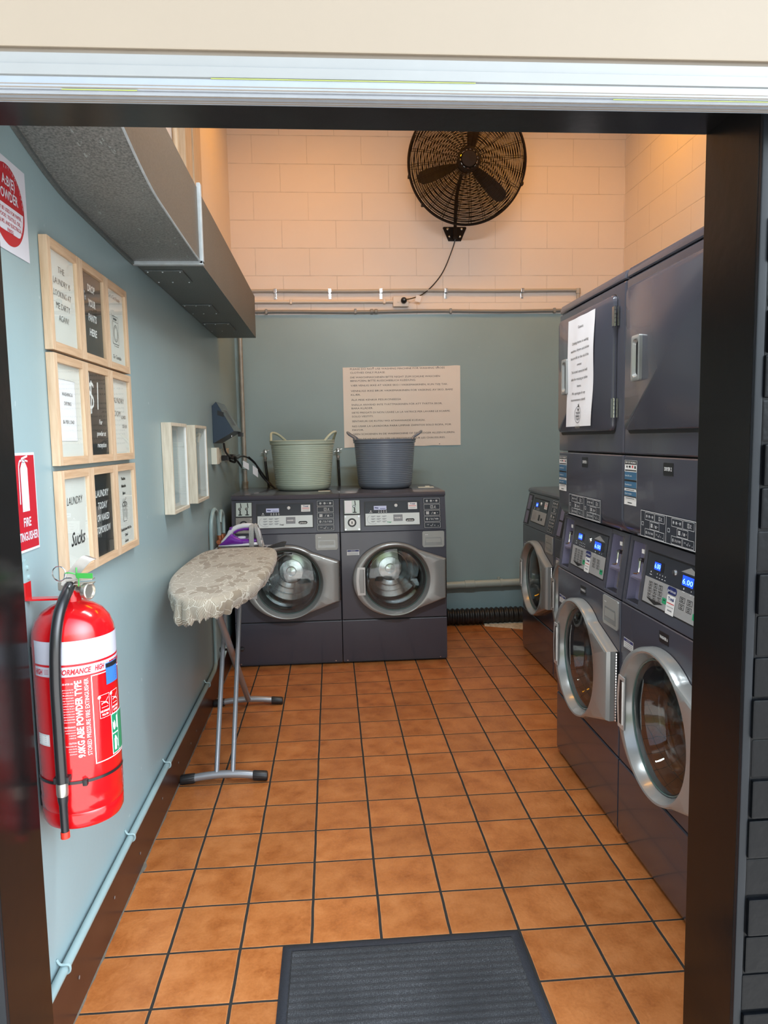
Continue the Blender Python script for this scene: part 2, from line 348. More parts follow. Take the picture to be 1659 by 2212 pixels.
# ------------------------------------------------------------------ mesh builder
_tc = {}
def text_mesh(s, bold, shear):
    k = (s, bold, shear)
    if k in _tc: return _tc[k]
    c = bpy.data.curves.new('t', 'FONT'); c.body = s; c.size = 1; c.resolution_u = 2; c.offset = bold; c.shear = shear
    o = bpy.data.objects.new('t', c); COL.objects.link(o)
    bpy.context.view_layer.update()
    me = o.evaluated_get(bpy.context.evaluated_depsgraph_get()).to_mesh()
    v = [(p.co.x, p.co.y) for p in me.vertices]; f = [tuple(p.vertices) for p in me.polygons]
    w = (max(p[0] for p in v)-min(p[0] for p in v)) if v else 0
    x0 = min(p[0] for p in v) if v else 0
    v = [(p[0]-x0, p[1]) for p in v]
    bpy.data.objects.remove(o); bpy.data.curves.remove(c)
    _tc[k] = (v, f, w); return _tc[k]

class MB:
    def __init__(s, *mats):
        s.bm = bmesh.new(); s.mats = list(mats); s.i = 0; s.map = lambda u, v, d: (u, -d, v); s.wn = False
    def use(s, m):
        if m not in s.mats: s.mats.append(m)
        s.i = s.mats.index(m); return s
    def face(s, vs):
        try: f = s.bm.faces.new(vs); f.material_index = s.i; f.smooth = True; return f
        except ValueError: return None
    def verts(s, ps): return [s.bm.verts.new(p) for p in ps]
    def box(s, x0, x1, y0, y1, z0, z1, bev=0., seg=2, xf=None):
        t = bmesh.new(); bmesh.ops.create_cube(t, size=1)
        for v in t.verts:
            v.co = Vector(((x0+x1)/2+v.co.x*(x1-x0), (y0+y1)/2+v.co.y*(y1-y0), (z0+z1)/2+v.co.z*(z1-z0)))
        if bev: bmesh.ops.bevel(t, geom=list(t.edges), offset=bev, segments=seg, profile=.6, affect='EDGES', clamp_overlap=True); s.wn = True
        t.verts.index_update(); m = {v.index: s.bm.verts.new(xf(v.co) if xf else v.co) for v in t.verts}
        for f in t.faces: s.face([m[v.index] for v in f.verts])
        t.free(); return s
    def loops(s, L, close=True, cap0=False, cap1=False):
        V = [s.verts(l) for l in L]; n = len(V[0])
        for a, b in zip(V, V[1:]):
            for k in range(n if close else n-1):
                s.face([a[k], a[(k+1) % n], b[(k+1) % n], b[k]])
        if cap0: s.face(V[0][::-1])
        if cap1: s.face(V[-1])
        return V
    def tube(s, pts, r, seg=10, closed=False, caps=True, rs=None):
        pts = [Vector(p) for p in pts]; n = len(pts); L = []
        t0 = (pts[1]-pts[0]).normalized(); up = Vector((0, 0, 1)) if abs(t0.z) < .9 else Vector((1, 0, 0))
        nrm = t0.cross(up).normalized()
        for i, p in enumerate(pts):
            if closed: t = (pts[(i+1) % n]-pts[i-1]).normalized()
            else: t = (pts[min(i+1, n-1)]-pts[max(i-1, 0)]).normalized()
            nrm = (nrm - t*nrm.dot(t)).normalized(); b = t.cross(nrm)
            rad = rs[i] if rs else r
            L.append([p+(nrm*cos(2*pi*k/seg)+b*sin(2*pi*k/seg))*rad for k in range(seg)])
        if closed: L.append(L[0]); s.loops(L)
        else: s.loops(L, True, caps, caps)
        return s
    def lathe(s, prof, c=(0, 0, 0), ax='z', seg=32, caps=True, arc=None):
        c = Vector(c); L = []
        for r, h in prof:
            if ax == 'z': L.append([c+Vector((r*cos(2*pi*k/seg), r*sin(2*pi*k/seg), h)) for k in range(seg)])
            elif ax == 'y': L.append([c+Vector((r*cos(2*pi*k/seg), h, r*sin(2*pi*k/seg))) for k in range(seg)])
            else: L.append([c+Vector((h, r*cos(2*pi*k/seg), r*sin(2*pi*k/seg))) for k in range(seg)])
        s.loops(L, True, caps, caps); return s
    def prism(s, poly, a, b, ax='y'):
        """extrude a 2D polygon; ax='y': poly in (x,z); ax='x': poly in (y,z); ax='z': poly in (x,y)"""
        f = {'y': lambda p, h: (p[0], h, p[1]), 'x': lambda p, h: (h, p[0], p[1]), 'z': lambda p, h: (p[0], p[1], h)}[ax]
        s.loops([[f(p, a) for p in poly], [f(p, b) for p in poly]], True, True, True); return s
    # ---- flat artwork in the (u, v) plane at height d over the surface
    def poly(s, pts, d=.0006): s.face(s.verts([s.map(u, v, d) for u, v in pts])); return s
    def rect(s, u0, v0, u1, v1, d=.0006, nu=1):
        for k in range(nu):
            a = u0+(u1-u0)*k/nu; b = u0+(u1-u0)*(k+1)/nu
            s.poly([(a, v0), (b, v0), (b, v1), (a, v1)], d)
        return s
    def frame(s, u0, v0, u1, v1, t, d=.0009, nu=1):
        s.rect(u0, v0, u1, v0+t, d, nu); s.rect(u0, v1-t, u1, v1, d, nu); s.rect(u0, v0+t, u0+t, v1-t, d); s.rect(u1-t, v0+t, u1, v1-t, d); return s
    def ell(s, cu, cv, ru, rv, d=.0009, n=24): return s.poly([(cu+ru*cos(2*pi*k/n), cv+rv*sin(2*pi*k/n)) for k in range(n)], d)
    def ring(s, cu, cv, ru, rv, t, d=.0009, n=24, a0=0, a1=2*pi):
        for k in range(n):
            a = a0+(a1-a0)*k/n; b = a0+(a1-a0)*(k+1)/n
            s.poly([(cu+ru*cos(a), cv+rv*sin(a)), (cu+ru*cos(b), cv+rv*sin(b)), (cu+(ru-t)*cos(b), cv+(rv-t)*sin(b)), (cu+(ru-t)*cos(a), cv+(rv-t)*sin(a))], d)
        return s
    def line(s, p, q, t, d=.0009):
        p = Vector(p); q = Vector(q); n = (q-p).normalized(); n = Vector((-n.y, n.x))*t/2
        return s.poly([tuple(p+n), tuple(p-n), tuple(q-n), tuple(q+n)], d)
    def path(s, pts, t, d=.0009):
        for a, b in zip(pts, pts[1:]): s.line(a, b, t, d)
        return s
    def text(s, t, u, v, h, d=.0012, al='c', w=None, sx=1., bold=0., shear=0., rot=0, slope=0.):
        """h = cap height; v = baseline; w = fit to this width"""
        vs, fs, wd = text_mesh(t, bold, shear)
        if not fs: return s
        k = h/.73; kx = (w/wd) if w else k*sx; W_ = wd*kx
        o = {'c': -W_/2, 'l': 0, 'r': -W_}[al]
        pp = []
        for x, y in vs:
            a, b = x*kx+o, y*k
            if rot == 90: a, b = -b, a
            pp.append(s.map(u+a, v+b+slope*a, d))
        V = s.verts(pp)
        for f in fs: s.face([V[i] for i in f])
        return s
    def build(s, name, parent=None, sharp=38, mod=None):
        me = bpy.data.meshes.new(name); s.bm.to_mesh(me); s.bm.free()
        for m in s.mats: me.materials.append(m)
        me.set_sharp_from_angle(angle=radians(sharp))
        o = bpy.data.objects.new(name, me); COL.objects.link(o)
        if parent: o.parent = parent
        if s.wn:
            w = o.modifiers.new('wn', 'WEIGHTED_NORMAL'); w.keep_sharp = True
        return o
def crv(P, n=8, closed=False):
    P = [Vector(p) for p in P]; out = []; m = len(P)
    for i in range(m if closed else m-1):
        a = P[(i-1) % m] if (closed or i > 0) else P[0]; b = P[i]; c = P[(i+1) % m]; d = P[(i+2) % m] if (closed or i+2 < m) else P[-1]
        for k in range(n):
            t = k/n; out.append(.5*((2*b)+(c-a)*t+(2*a-5*b+4*c-d)*t*t+(3*b-a-3*c+d)*t**3))
    if not closed: out.append(P[-1])
    return out
def tag(o, label, cat, group=None):
    o['label'] = label; o['category'] = cat
    if group: o['group'] = group
    return o
def thing(name, label, cat, loc=(0, 0, 0), rz=0, group=None):
    o = bpy.data.objects.new(name, None); COL.objects.link(o); o.location = loc; o.rotation_euler = (0, 0, rz); o.empty_display_size = .05
    return tag(o, label, cat, group)
def struct(o): o['kind'] = 'structure'; return o
def dup(root, loc=None, label=None):
    r = root.copy(); COL.objects.link(r)
    if loc is not None: r.location = loc
    if label: r['label'] = label
    for ch in list(root.children):
        c = ch.copy(); COL.objects.link(c); c.parent = r
        for g in list(ch.children):
            d = g.copy(); COL.objects.link(d); d.parent = c
    return r
R90 = pi/2

# ================================================================== the setting
XL, XR, YB, ZC = -.2, 2.79, 3.8, 4.0       # left wall, right wall, back wall, ceiling
YF, YN = -.2, -.4                           # far and near face of the wall with the doorway
DX0, DX1, DZ = -.16, 1.324, 2.10            # doorway opening
struct(MB(M_tile).box(XL-.1, XR+.1, YN, YB+.1, -.08, 0).build('floor'))
struct(MB(M_pave).box(-6, 7, -14, YN-.001, -.10, -.02).build('floor'))
struct(MB(M_left).box(XL-.1, XL, YN+.001, YB+.1, 0, ZC).build('wall_left'))
struct(MB(M_right).box(XR, XR+.1, YN+.001, YB+.1, 0, ZC).build('wall_right'))
struct(MB(M_back).box(XL, XR, YB, YB+.1, 0, ZC).build('wall_back'))
struct(MB(M_ceil).box(XL-.1, XR+.1, YN, YB+.1, ZC, ZC+.1).build('ceiling'))
b = MB(M_right, M_brickblack, M_creamout)
def two(b, x0, x1, z0, z1):
    b.use(M_right).box(x0, x1, YF-.06, YF, z0, z1); b.use(M_brickblack).box(x0, x1, YN+.008, YF-.0601, z0, z1)
two(b, XL, DX0-.03, 0, ZC); two(b, DX1+.03, XR, 0, ZC); two(b, DX0-.03, DX1+.03, DZ+.03, ZC)
b.use(M_brickblack).box(XR, XR+2, YN+.008, YF, -.02, 2.12); b.box(XL-2, XL, YN+.008, YF, -.02, 2.12)
struct(b.build('wall_front'))
# door lining: black gloss board on both jambs and the head
b = MB(M_blackpaint); b.box(DX0-.03, DX0, YN, YF, 0, DZ+.03, .002); b.box(DX1, DX1+.03, YN, YF, 0, DZ+.03, .002); b.box(DX0, DX1, YN, YF+.0, DZ, DZ+.03, .002)
struct(b.build('trim_1'))
# dark slate edge strip and black painted brick of the outer wall, right of the doorway
b = MB(M_slate); b.box(DX1+.001, DX1+.019, YN-.010, YN+.002, -.02, 2.13, .003); b.box(DX0-.019, DX0-.001, YN-.010, YN+.002, -.02, 2.13, .003)
struct(b.build('trim_2'))
b = MB(M_brickblack)
for k in range(26):      # courses of the glossy black brick return
    z = -.02+k*.086
    b.box(DX1+.020+.003*sin(k*1.7), DX1+.30, YN-.014+.004*sin(k*2.3), YN+.01, z, z+.082, .005)
b.box(DX1+.020, DX1+.31, YN-.008, YN+.01, -.02, 2.2)
struct(b.build('wall_front_brick')); 
# skirting board along the left wall
b = MB(M_skirt); b.box(XL, XL+.017, YF, YB, .004, .165, .002)
struct(b.build('baseboard_left'))
b = MB(M_debris)       # broken mortar joint along the skirting
L = []
for k in range(161):
    y = YF+k*.025; w = .0012+.0040*noise.noise(Vector((y*17, 0, 0)))+.0025*noise.noise(Vector((y*60, 0, 0)))+(.008 if abs(y-.64) < .03 else 0)
    L.append([(XL+.015, y, 0), (XL+.018+w*1.2, y, 0), (XL+.017+w*.7, y, .004), (XL+.015, y, .006)])
b.loops(L, True); struct(b.build('trim_3'))
b = MB(mat('filler_spots', (.20, .16, .14), .7, var=.3, vs=60))
for y in (.02, .33, .62, .95, 1.25, 1.52, 1.66, 1.98, 2.2):
    z = .085+.02*sin(y*7)
    b.use(b.mats[0]).lathe([(.001, -.0002), (.004, .0), (.005, .0012), (.0001, .0016)], (XL+.0175, y, z), 'x', 10)
struct(b.build('trim_4'))
# crumbled mortar strip on the floor by the far right machine
b = MB(mat('pale_rubble', (.50, .44, .34), .9, var=.6, vs=45, bump=1., bs=60))
nx = 18; L = []
for i in range(nx+1):
    x = 1.66+i*(.50/nx); y0 = 3.66-.26*((x-1.62)/.5)**1.1; row = []
    for j in range(9):
        y = y0+(3.77-y0)*j/8; h = 0 if j in (0,) else .006+.010*abs(noise.noise(Vector((x*40, y*40, 1))))
        row.append((x, y, h))
    L.append(row)
b.loops(L, False)
o = tag(b.build('mortar_rubble'), 'crumbled pale mortar patch on the floor under the black corrugated hose', 'rubble'); o['kind'] = 'stuff'

# ================================================================== outside: rolled-up shutter over the doorway
t = thing('roller_shutter', 'pale aluminium bottom rail and cream curtain of the raised shutter over the doorway', 'shutter', (.6, -.47, 2.03))
b = MB(M_alu)
X0, X1 = -1.5, 1.5
# rail profile (y, z): faces the street at y = -.03
prof = [(.012, .024), (.012, .062), (-.030, .062), (-.030, .0455), (-.0325, .044), (-.0325, .0275), (-.030, .026), (-.030, .024)]
b.prism(prof, X0, X1, 'x'); b.build('bottom_rail', t, 25)
b = MB(M_alu2); b.prism([(.014, .004), (.014, .024), (-.030, .024), (-.033, .0235), (-.033, .0095), (-.030, .006), (-.024, .006), (-.022, .002), (-.006, .002), (-.004, .004)], X0, X1, 'x'); b.build('seal_channel', t, 25)
for k, (y, z) in enumerate(((-.0335, .0120), (-.0325, .0075), (-.020, .0012), (-.004, .0022), (.006, .0032))):
    b = MB(M_gapgrey); b.box(X0, X1, y, y+.0022, z, z+.0013); b.build('seal_groove', t)
for x0, x1, y, z in ((-.28, .16, -.0345, .0240), (-.52, -.40, -.0335, .0038), (.40, .75, -.0300, .0035)):
    b = MB(M_lime); b.box(x0, x1, y, y+.0015, z, z+.0012); b.build('paint_mark', t)
b = MB(M_gapgrey); b.box(X0, X1, -.022, .010, .062, .0735); b.build('shadow_gap', t)  # shadow above the rail is put into this strip's grey-brown colour
b = MB(M_creamout); b.box(X0, X1, -.028, .010, .072, .60, .003); b.build('curtain', t)

# ================================================================== ventilation duct on the left wall
t = thing('ventilation_duct', 'galvanised rectangular duct along the top of the teal left wall', 'duct', (XL, 0, 2.115))
DW = .243
def duct_z(y): return 0 if y > .9 else .012*((.9-y)/.55)**1.3 if y > .35 else .0120+.055*((.35-y)/.35)**1.6
b = MB(M_galvd, M_galvs)    # straight length, from the flange to the capped far end
b.use(M_galvd); b.face(b.verts([(0.002, .98, 0), (DW, .98, 0), (DW, 2.95, 0), (.002, 2.95, 0)]))
b.use(M_galvs); b.face(b.verts([(DW, .98, 0), (DW, 2.95, 0), (DW, 2.95, .258), (DW, .98, .258)]))
b.face(b.verts([(0.002, 2.95, 0), (DW, 2.95, 0), (DW, 2.95, .258), (.002, 2.95, .258)]))
b.face(b.verts([(0.002, .98, .258), (DW, .98, .258), (DW, 2.95, .258), (.002, 2.95, .258)]))
b.build('straight_section', t, 20)
b = MB(M_galv, M_galvs)    # near length, its underside sweeps upward toward the doorway
ys = [.98-i*.045 for i in range(27)]
lo = [(0.002, y, duct_z(y)) for y in ys]; lr = [(DW, y, duct_z(y)) for y in ys]
b.loops([lo, lr], False); b.use(M_galvs); b.loops([[(DW, y, duct_z(y)) for y in ys], [(DW, y, .258+.5*duct_z(y)) for y in ys]], False)
b.loops([[(DW, y, .258+.5*duct_z(y)) for y in ys], [(.002, y, .258+.5*duct_z(y)) for y in ys]], False)
b.build('bend_section', t, 30)
b = MB(M_flange); b.box(.002, DW+.012, .966, .992, -.012, .004, .003); b.box(DW-.002, DW+.012, .966, .992, -.010, .275, .003); b.build('flange', t)
b = MB(M_flange); b.tube([(DW+.001, y, duct_z(y)-.001) for y in ys], .0035, 6); b.build('seam', t)
b = MB(M_galvd); L = [[(.001, y, duct_z(y)-.012), (.010, y, duct_z(y)-.010), (.010, y, duct_z(y)+.001), (.001, y, duct_z(y)+.001)] for y in ys]; b.loops(L, True)
b.build('wall_angle', t)
for y0, y1, w in ((1.10, 1.30, .155), (1.80, 2.03, .15), (2.35, 2.62, .16)):
    b = MB(M_galvd, M_flange); b.box(.012, w, y0, y1, -.006, -.0005, .002)
    p = b.build('access_panel', t)
    for xx in (.022, w*.5, w-.012):
        for yy in (y0+.01, y1-.01): MB(M_flange).lathe([(.0001, -.009), (.003, -.0085), (.0035, -.0055)], (xx, yy, 0), 'z', 8).build('screw', p)

# wooden post and thin conduit on the upper left wall
b = MB(M_post, M_black); b.box(0, .045, 0, .17, 0, 1.55, .002); b.box(0, .052, .18, .40, 0, 1.55, .004)
o = tag(b.build('wall_post'), 'stained timber post on the cream upper left wall, rising behind the metal duct', 'post'); o.location = (XL, 1.885, 2.37)
b = MB(M_post); b.tube([(0, 0, 0), (0, 0, 1.5)], .014, 12); b.build('conduit').location = (XL+.016, 1.80, 2.37)
tag(bpy.data.objects['conduit'], 'thin vertical pipe on the cream upper left wall, left of the timber post', 'pipe')

# ================================================================== pipework on the left wall
b = MB(M_tealpipe); P = crv([(XL+.016, -.18, .176), (XL+.016, .3, .177), (XL+.016, 1.2, .177), (XL+.016, 2.12, .177), (XL+.016, 2.26, .185), (XL+.016, 2.31, .24), (XL+.016, 2.315, .5), (XL+.016, 2.315, .85), (XL+.018, 2.32, 1.0), (XL+.022, 2.40, 1.072), (XL+.026, 2.50, 1.04), (XL+.028, 2.53, .93), (XL+.028, 2.53, .89)], 8)
root = thing('gas_pipe', 'teal painted pipe run above the skirting and up the left wall to a looped valve', 'pipe', (0, 0, 0))
b.tube(P, .0115, 12); b.build('pipe', root)
for y in (-.07, .52, 1.05, 2.0):
    b = MB(M_tealpipe)
    pts = [(XL+.001, y, .207), (XL+.010, y, .193), (XL+.029, y+.002, .190), (XL+.0295, y+.004, .172), (XL+.016, y+.004, .163)]
    b.tube(crv(pts, 5), .0032, 7); b.build('pipe_clip', root)
t = thing('valve_assembly', 'copper and brass valve fittings on the pipe loop behind the ironing board', 'valve', (XL, 2.60, .88))
b = MB(M_copper); b.tube([(.03, -.12, -.005), (.03, .10, -.005)], .013, 10); b.tube([(.03, -.12, -.07), (.03, -.03, -.07)], .012, 10); b.tube([(.03, -.07, -.09), (.03, -.07, .03)], .016, 10); b.tube([(.045, -.055, -.005), (.045, -.055, .035)], .018, 10); b.build('pipe_joint', t)
b = MB(M_oldbrass); b.tube([(.035, .02, -.14), (.035, .02, .03)], .019, 10); b.box(.02, .06, .0, .05, -.09, -.05, .006); b.tube([(.035, .05, -.16), (.035, .05, -.06)], .022, 8); b.build('valve_body', t)
b = MB(M_irongrey); b.tube([(.035, .03, -.23), (.035, .03, -.14)], .012, 8); b.tube([(.06, -.12, -.006), (.06, -.09, -.006)], .015, 10); b.build('joint_nut', t)
b = MB(M_tealpipe); b.tube(crv([(.03, .09, -.02), (.03, .10, .12), (.03, .02, .165), (.03, -.03, .10)], 6), .010, 10)
b.tube([(.03, .03, -.22), (.03, .03, -.62)], .0095, 8); b.tube(crv([(.03, .03, -.60), (.03, .0, -.68), (.02, -.14, -.73)], 5), .0095, 8); b.build('pipe', t)
# riser pipe in the back-left corner
t = thing('riser_pipe', 'worn vertical pipe in the back left corner, from the duct down behind the washer', 'pipe', (-.152, 3.755, 0))
b = MB(M_galvpipe); b.tube([(0, 0, .1), (0, 0, 1.08), (.0, 0, 1.10)], .016, 12); b.tube([(0, 0, 1.08), (0, 0, 2.5)], .0155, 12); b.build('pipe', t)
b = MB(M_tealpipe); b.lathe([(.016, 0), (.022, .004), (.022, .03), (.019, .034), (.022, .038), (.022, .06), (.016, .064)], (0, 0, 1.25), 'z', 14); b.build('coupling', t)
b = MB(M_galvpipe); b.tube(crv([(0, 0, 1.16), (0, 0, 1.10), (.035, -.01, 1.075)], 5), .023, 12); b.build('elbow', t)

# ================================================================== conduits on the back wall
def conduit(name, label, m, x0, x1, z, r, clips, cm=None, sag=0, couple=()):
    t = thing(name, label, 'conduit', (0, YB, z))
    b = MB(m); pts = [(x0+(x1-x0)*k/16, -r-.002, sag*sin(k*.9)) for k in range(17)]; b.tube(pts, r, 12); b.build('pipe', t)
    for x in clips:
        c = MB(cm or m)
        if cm is M_steel:
            c.box(x-.011, x+.011, -2*r-.005, -.001, -r-.003, r+.003, .002); c.box(x-.010, x+.010, -.004, -.0005, -r-.045, -r, .002)
            c.lathe([(.001, -.0075), (.004, -.007), (.005, -.004)], (x, 0, -r-.032), 'y', 10)
        else: c.box(x-.009, x+.009, -2*r-.006, -.001, -r-.005, r+.007, .004)
        c.build('conduit_clip', t)
    for x in couple:
        c = MB(m); c.lathe([(r, -.03), (r+.006, -.026), (r+.006, -.006), (r+.001, -.003), (r+.001, .003), (r+.006, .006), (r+.006, .026), (r, .03)], (x, -r-.002, .0), 'x', 14); c.build('coupling', t)
conduit('conduit', 'upper grey conduit with bright steel saddles on the back wall', M_greycondl, -.19, 2.415, 2.572, .0125, (.115, .521, .906, 1.40, 1.99), M_steel, .002)
conduit('conduit', 'cream painted conduit on the back wall leading to the fan power socket', M_creamcond, -.19, 1.0, 2.493, .012, (.23, .93), None, 0)
conduit('conduit', 'lowest grey conduit on the back wall, along the top of the teal paint', M_greycond, -.19, 2.5, 2.420, .0125, (.045, .71, 1.435, 2.24), None, .003, (.85,))
b = MB(M_greycondl, M_steel); b.lathe([(.0001, -.022), (.018, -.020), (.018, .018), (.0001, .020)], (0, -.016, 0), 'z', 14); b.tube([(0, -.016, -.02), (0, -.016, -.30)], .0125, 12)
o = b.build('conduit_elbow'); o.location = (2.425, YB, 2.568); tag(o, 'elbow fitting ending the upper grey conduit above the stacked machines', 'conduit fitting')
# waste pipe and corrugated drain hose low on the back wall
t = thing('waste_pipe', 'pale green plastic waste pipe low on the back wall right of the washers', 'pipe', (1.0, YB, .31))
b = MB(M_pvc); b.tube([(0, -.035, -.016), (.62, -.035, 0), (1.6, -.035, .012)], .029, 18); b.build('pipe', t)
b = MB(M_pvc); b.lathe([(.029, -.04), (.033, -.038), (.033, .038), (.029, .04)], (.565, -.035, -.001), 'x', 18); b.build('coupling', t)
b = MB(M_pvc); b.lathe([(.029, -.012), (.033, -.011), (.033, .011), (.029, .012)], (.82, -.035, .003), 'x', 18); b.lathe([(.004, -.01), (.012, -.008), (.012, .01)], (.80, -.03, .04), 'z', 10); b.build('pipe_clip', t)
pts = [(1.15+k*.0045, 3.715+.004*sin(k*.05), .067) for k in range(221)]
b = MB(M_rubber); b.tube(pts, .06, 20, rs=[.054+.010*(.5+.5*cos(k*2*pi/8.6)) for k in range(221)])
tag(b.build('corrugated_hose'), 'thick black corrugated hose on the floor against the back wall', 'hose')

# ================================================================== plumbing taps behind the washers
def tap(x, label, lean):
    t = thing('water_tap', label, 'tap', (x, YB, 1.383), 0, 'wall taps behind the washers')
    b = MB(M_steel); b.lathe([(.0001, -.060), (.013, -.058), (.017, -.052), (.017, -.044), (.009, -.040), (.008, -.001)], (0, 0, 0), 'y', 18); b.build('spout_body', t)
    b = MB(M_steel); b.box(-.032, .032, -.050, -.046, -.003, .003, .001, xf=lambda c: Vector((c.x, c.y, c.z+c.x*.35))); b.tube([(0, -.05, -.01), (0, -.05, -.045)], .0065, 10); b.build('handle', t)
    b = MB(M_steelbr); b.lathe([(.011, -.062), (.012, -.058), (.012, -.044), (.010, -.042)], (0, -.05, 0), 'z', 6); b.lathe([(.007, -.082), (.008, -.062)], (0, -.05, 0), 'z', 10); b.build('hose_nut', t)
    b = MB(M_hose); b.tube(crv([(0, -.05, -.075), (lean*.3, -.05, -.15), (lean, -.05, -.30), (lean*1.1, -.05, -.5)], 6), .010, 10); b.build('hose', t)
tap(.004, 'chrome tap with black hose on the back wall left of the sage tub', .022)
tap(.555, 'chrome tap with black hose on the back wall between the two tubs', .006)

# ================================================================== sockets, plugs, cords
def outlet(name, label, loc, rz, w, h, d, m, rock=True):
    t = thing(name, label, 'socket', loc, rz)
    b = MB(m); b.box(-w/2, w/2, -d, 0, -h/2, h/2, .004); b.build('cover_plate', t)
    if rock:
        b = MB(m); b.frame(-w*.38, -h*.3, w*.38, h*.3, .0012, d+.0008); b.build('insert', t)
        b = MB(m); b.box(-w*.24, -w*.10, -d-.004, -d, -.009, .006, .002); b.build('switch', t)
    return t
outlet('power_socket', 'cream power socket under the fan on the back wall', (1.054, YB, 2.490), 0, .118, .075, .038, M_creamcond)
t = thing('fan_cord', 'black fan power cord and plug hanging down the back wall to the socket', 'cord', (1.075, YB, 2.495))
b = MB(M_black); b.lathe([(.022, -.040), (.023, -.055), (.020, -.064), (.008, -.072), (.006, -.080)], (0, 0, 0), 'y', 20); b.build('plug', t)
b = MB(M_black); b.tube(crv([(0, -.075, 0), (.06, -.06, .012), (.14, -.03, .045), (.22, -.02, .11), (.30, -.02, .21), (.36, -.02, .34), (.398, -.03, .46), (.405, -.05, .60), (.41, -.09, .72)], 7), .0042, 8); b.build('cable', t)
b = MB(M_paperw); b.box(.085, .125, -.052, -.0505, -.01, .035, 0, xf=lambda c: Vector((c.x+.3*(c.z), c.y, c.z-.25*(c.x-.1)))); b.build('cable_tag', t)

outlet('isolator_box', 'square cream isolator box under the navy wedge unit on the left wall', (XL, 2.505+.07, 1.378), R90, .10, .098, .034, M_cream, False)
outlet('power_socket', 'white socket right of the isolator box, holding a plug with clear pins', (XL, 2.80, 1.375), R90, .115, .085, .014, M_cream)
outlet('power_socket', 'cream socket nearest the corner pipe on the left wall', (XL, 3.12, 1.375), R90, .115, .085, .016, M_creamcond)
for y, lab in ((2.83, 'clear and black plug in the white socket beside the isolator box'), (3.15, 'clear and black plug in the socket nearest the corner pipe')):
    t = thing('power_plug', lab, 'plug', (XL+.016, y, 1.372), R90)
    b = MB(M_glass); b.box(-.017, .017, -.020, 0, .004, .040, .004); b.build('plug_base', t)
    b = MB(M_black); b.box(-.018, .018, -.045, 0, -.030, .004, .006); b.build('plug_body', t)
t = thing('cord_bundle', 'knotted black cords hanging from the sockets down to the washer top', 'cord', (XL, 2.9, 1.35))
b = MB(M_black)
b.tube(crv([(.06, -.26, .10), (.06, -.2, .05), (.07, -.08, .015), (.075, .03, .0), (.07, .12, .02), (.07, .25, .0), (.09, .38, .01), (.12, .52, -.01), (.16, .60, -.06), (.20, .60, -.12), (.24, .62, -.18), (.30, .55, -.235)], 7), .0065, 8)
b.tube(crv([(.05, .22, .0), (.09, .14, -.02), (.10, .22, -.06), (.085, .30, -.055), (.06, .22, .0), (.07, .1, .01), (.08, .3, .02)], 6), .005, 8)
b.tube(crv([(.055, -.05, .0), (.085, .0, .018), (.08, .06, -.02), (.06, -.01, -.01)], 6), .008, 8)
b.tube(crv([(.12, .50, -.0), (.16, .56, -.05), (.19, .60, -.13), (.25, .6, -.2), (.30, .56, -.232)], 6), .006, 8)
b.build('cable', t)
b = MB(M_paperw); b.box(.085, .125, .44, .442, -.075, -.03, 0, xf=lambda c: Vector((c.x, c.y, c.z-.6*(c.x-.1)))); b.box(.145, .18, .50, .502, -.13, -.07, 0, xf=lambda c: Vector((c.x, c.y, c.z-.8*(c.x-.16)))); b.build('cable_tag', t)

# ================================================================== wedge shaped unit on the left wall
t = thing('wall_terminal', 'navy steel wedge-shaped unit mounted on the left wall above the sockets', 'terminal', (XL, 2.62, 1.452), R90)
b = MB(M_wedge); b.prism([(-.001, 0), (-.001, .222), (-.025, .246), (-.125, .070)], 0, .36, 'x'); b.build('housing', t)
def wf(u, v, d):   # slanted face coordinates
    p = Vector((u, -.025, .246)).lerp(Vector((u, -.125, .070)), v); n = Vector((0, -.176, .10)).normalized(); return p+n*(-d if False else d)
b = MB(M_wedgel, M_white); b.map = wf; b.rect(.004, .02, .356, .985, .001)
b.build('face_plate', t)
b = MB(M_white, M_black); b.map = wf; b.use(M_black).rect(.10, .25, .26, .80, .002); b.use(M_white).frame(.095, .24, .265, .81, .004, .004); b.build('glass_cover', t)
b = MB(M_black); b.box(.30, .355, -.140, -.110, .040, .066, .004); b.build('latch', t)
b = MB(M_steel); b.lathe([(.0001, -.004), (.008, -.003), (.009, .004)], (.17, -.088, .043), 'z', 12); b.build('lock', t)
b = MB(M_black); b.box(.035, .085, 0, .0015, 0, .028, 0, xf=lambda c: Vector((-.0012+c.y*.3, -.028-(c.x-.03)*.75, .155+c.z+(.085-c.x)*.25))); b.build('vent_grille', t)

# ================================================================== picture frames
def frame_thing(label, y, z, w, h, d, group=None, oak=M_oak, oakh=M_oakh, t_=.022):
    t = thing('picture_frame', label, 'picture frame', (XL+.001, y, z), R90, group)
    b = MB(oak); b.box(0, t_, -d, 0, 0, h, .0012); b.box(w-t_, w, -d, 0, 0, h, .0012); b.use(oakh)
    b.box(t_, w-t_, -d, 0, 0, t_, .0012); b.box(t_, w-t_, -d, 0, h-t_, h, .0012); b.build('frame', t)
    return t
def print_part(t, w, h, m, dp=.010, t_=.022):
    b = MB(m); b.map = lambda u, v, d: (u, -dp-d, v); b.rect(t_-.002, t_-.002, w-t_+.002, h-t_+.002, 0); return b
def glass_part(t, w, h, dp=.0145, t_=.022):
    b = MB(M_glass); b.face(b.verts([(t_, -dp, t_), (w-t_, -dp, t_), (w-t_, -dp, h-t_), (t_, -dp, h-t_)])); b.build('glass', t)
FW, FD = .230, .0205
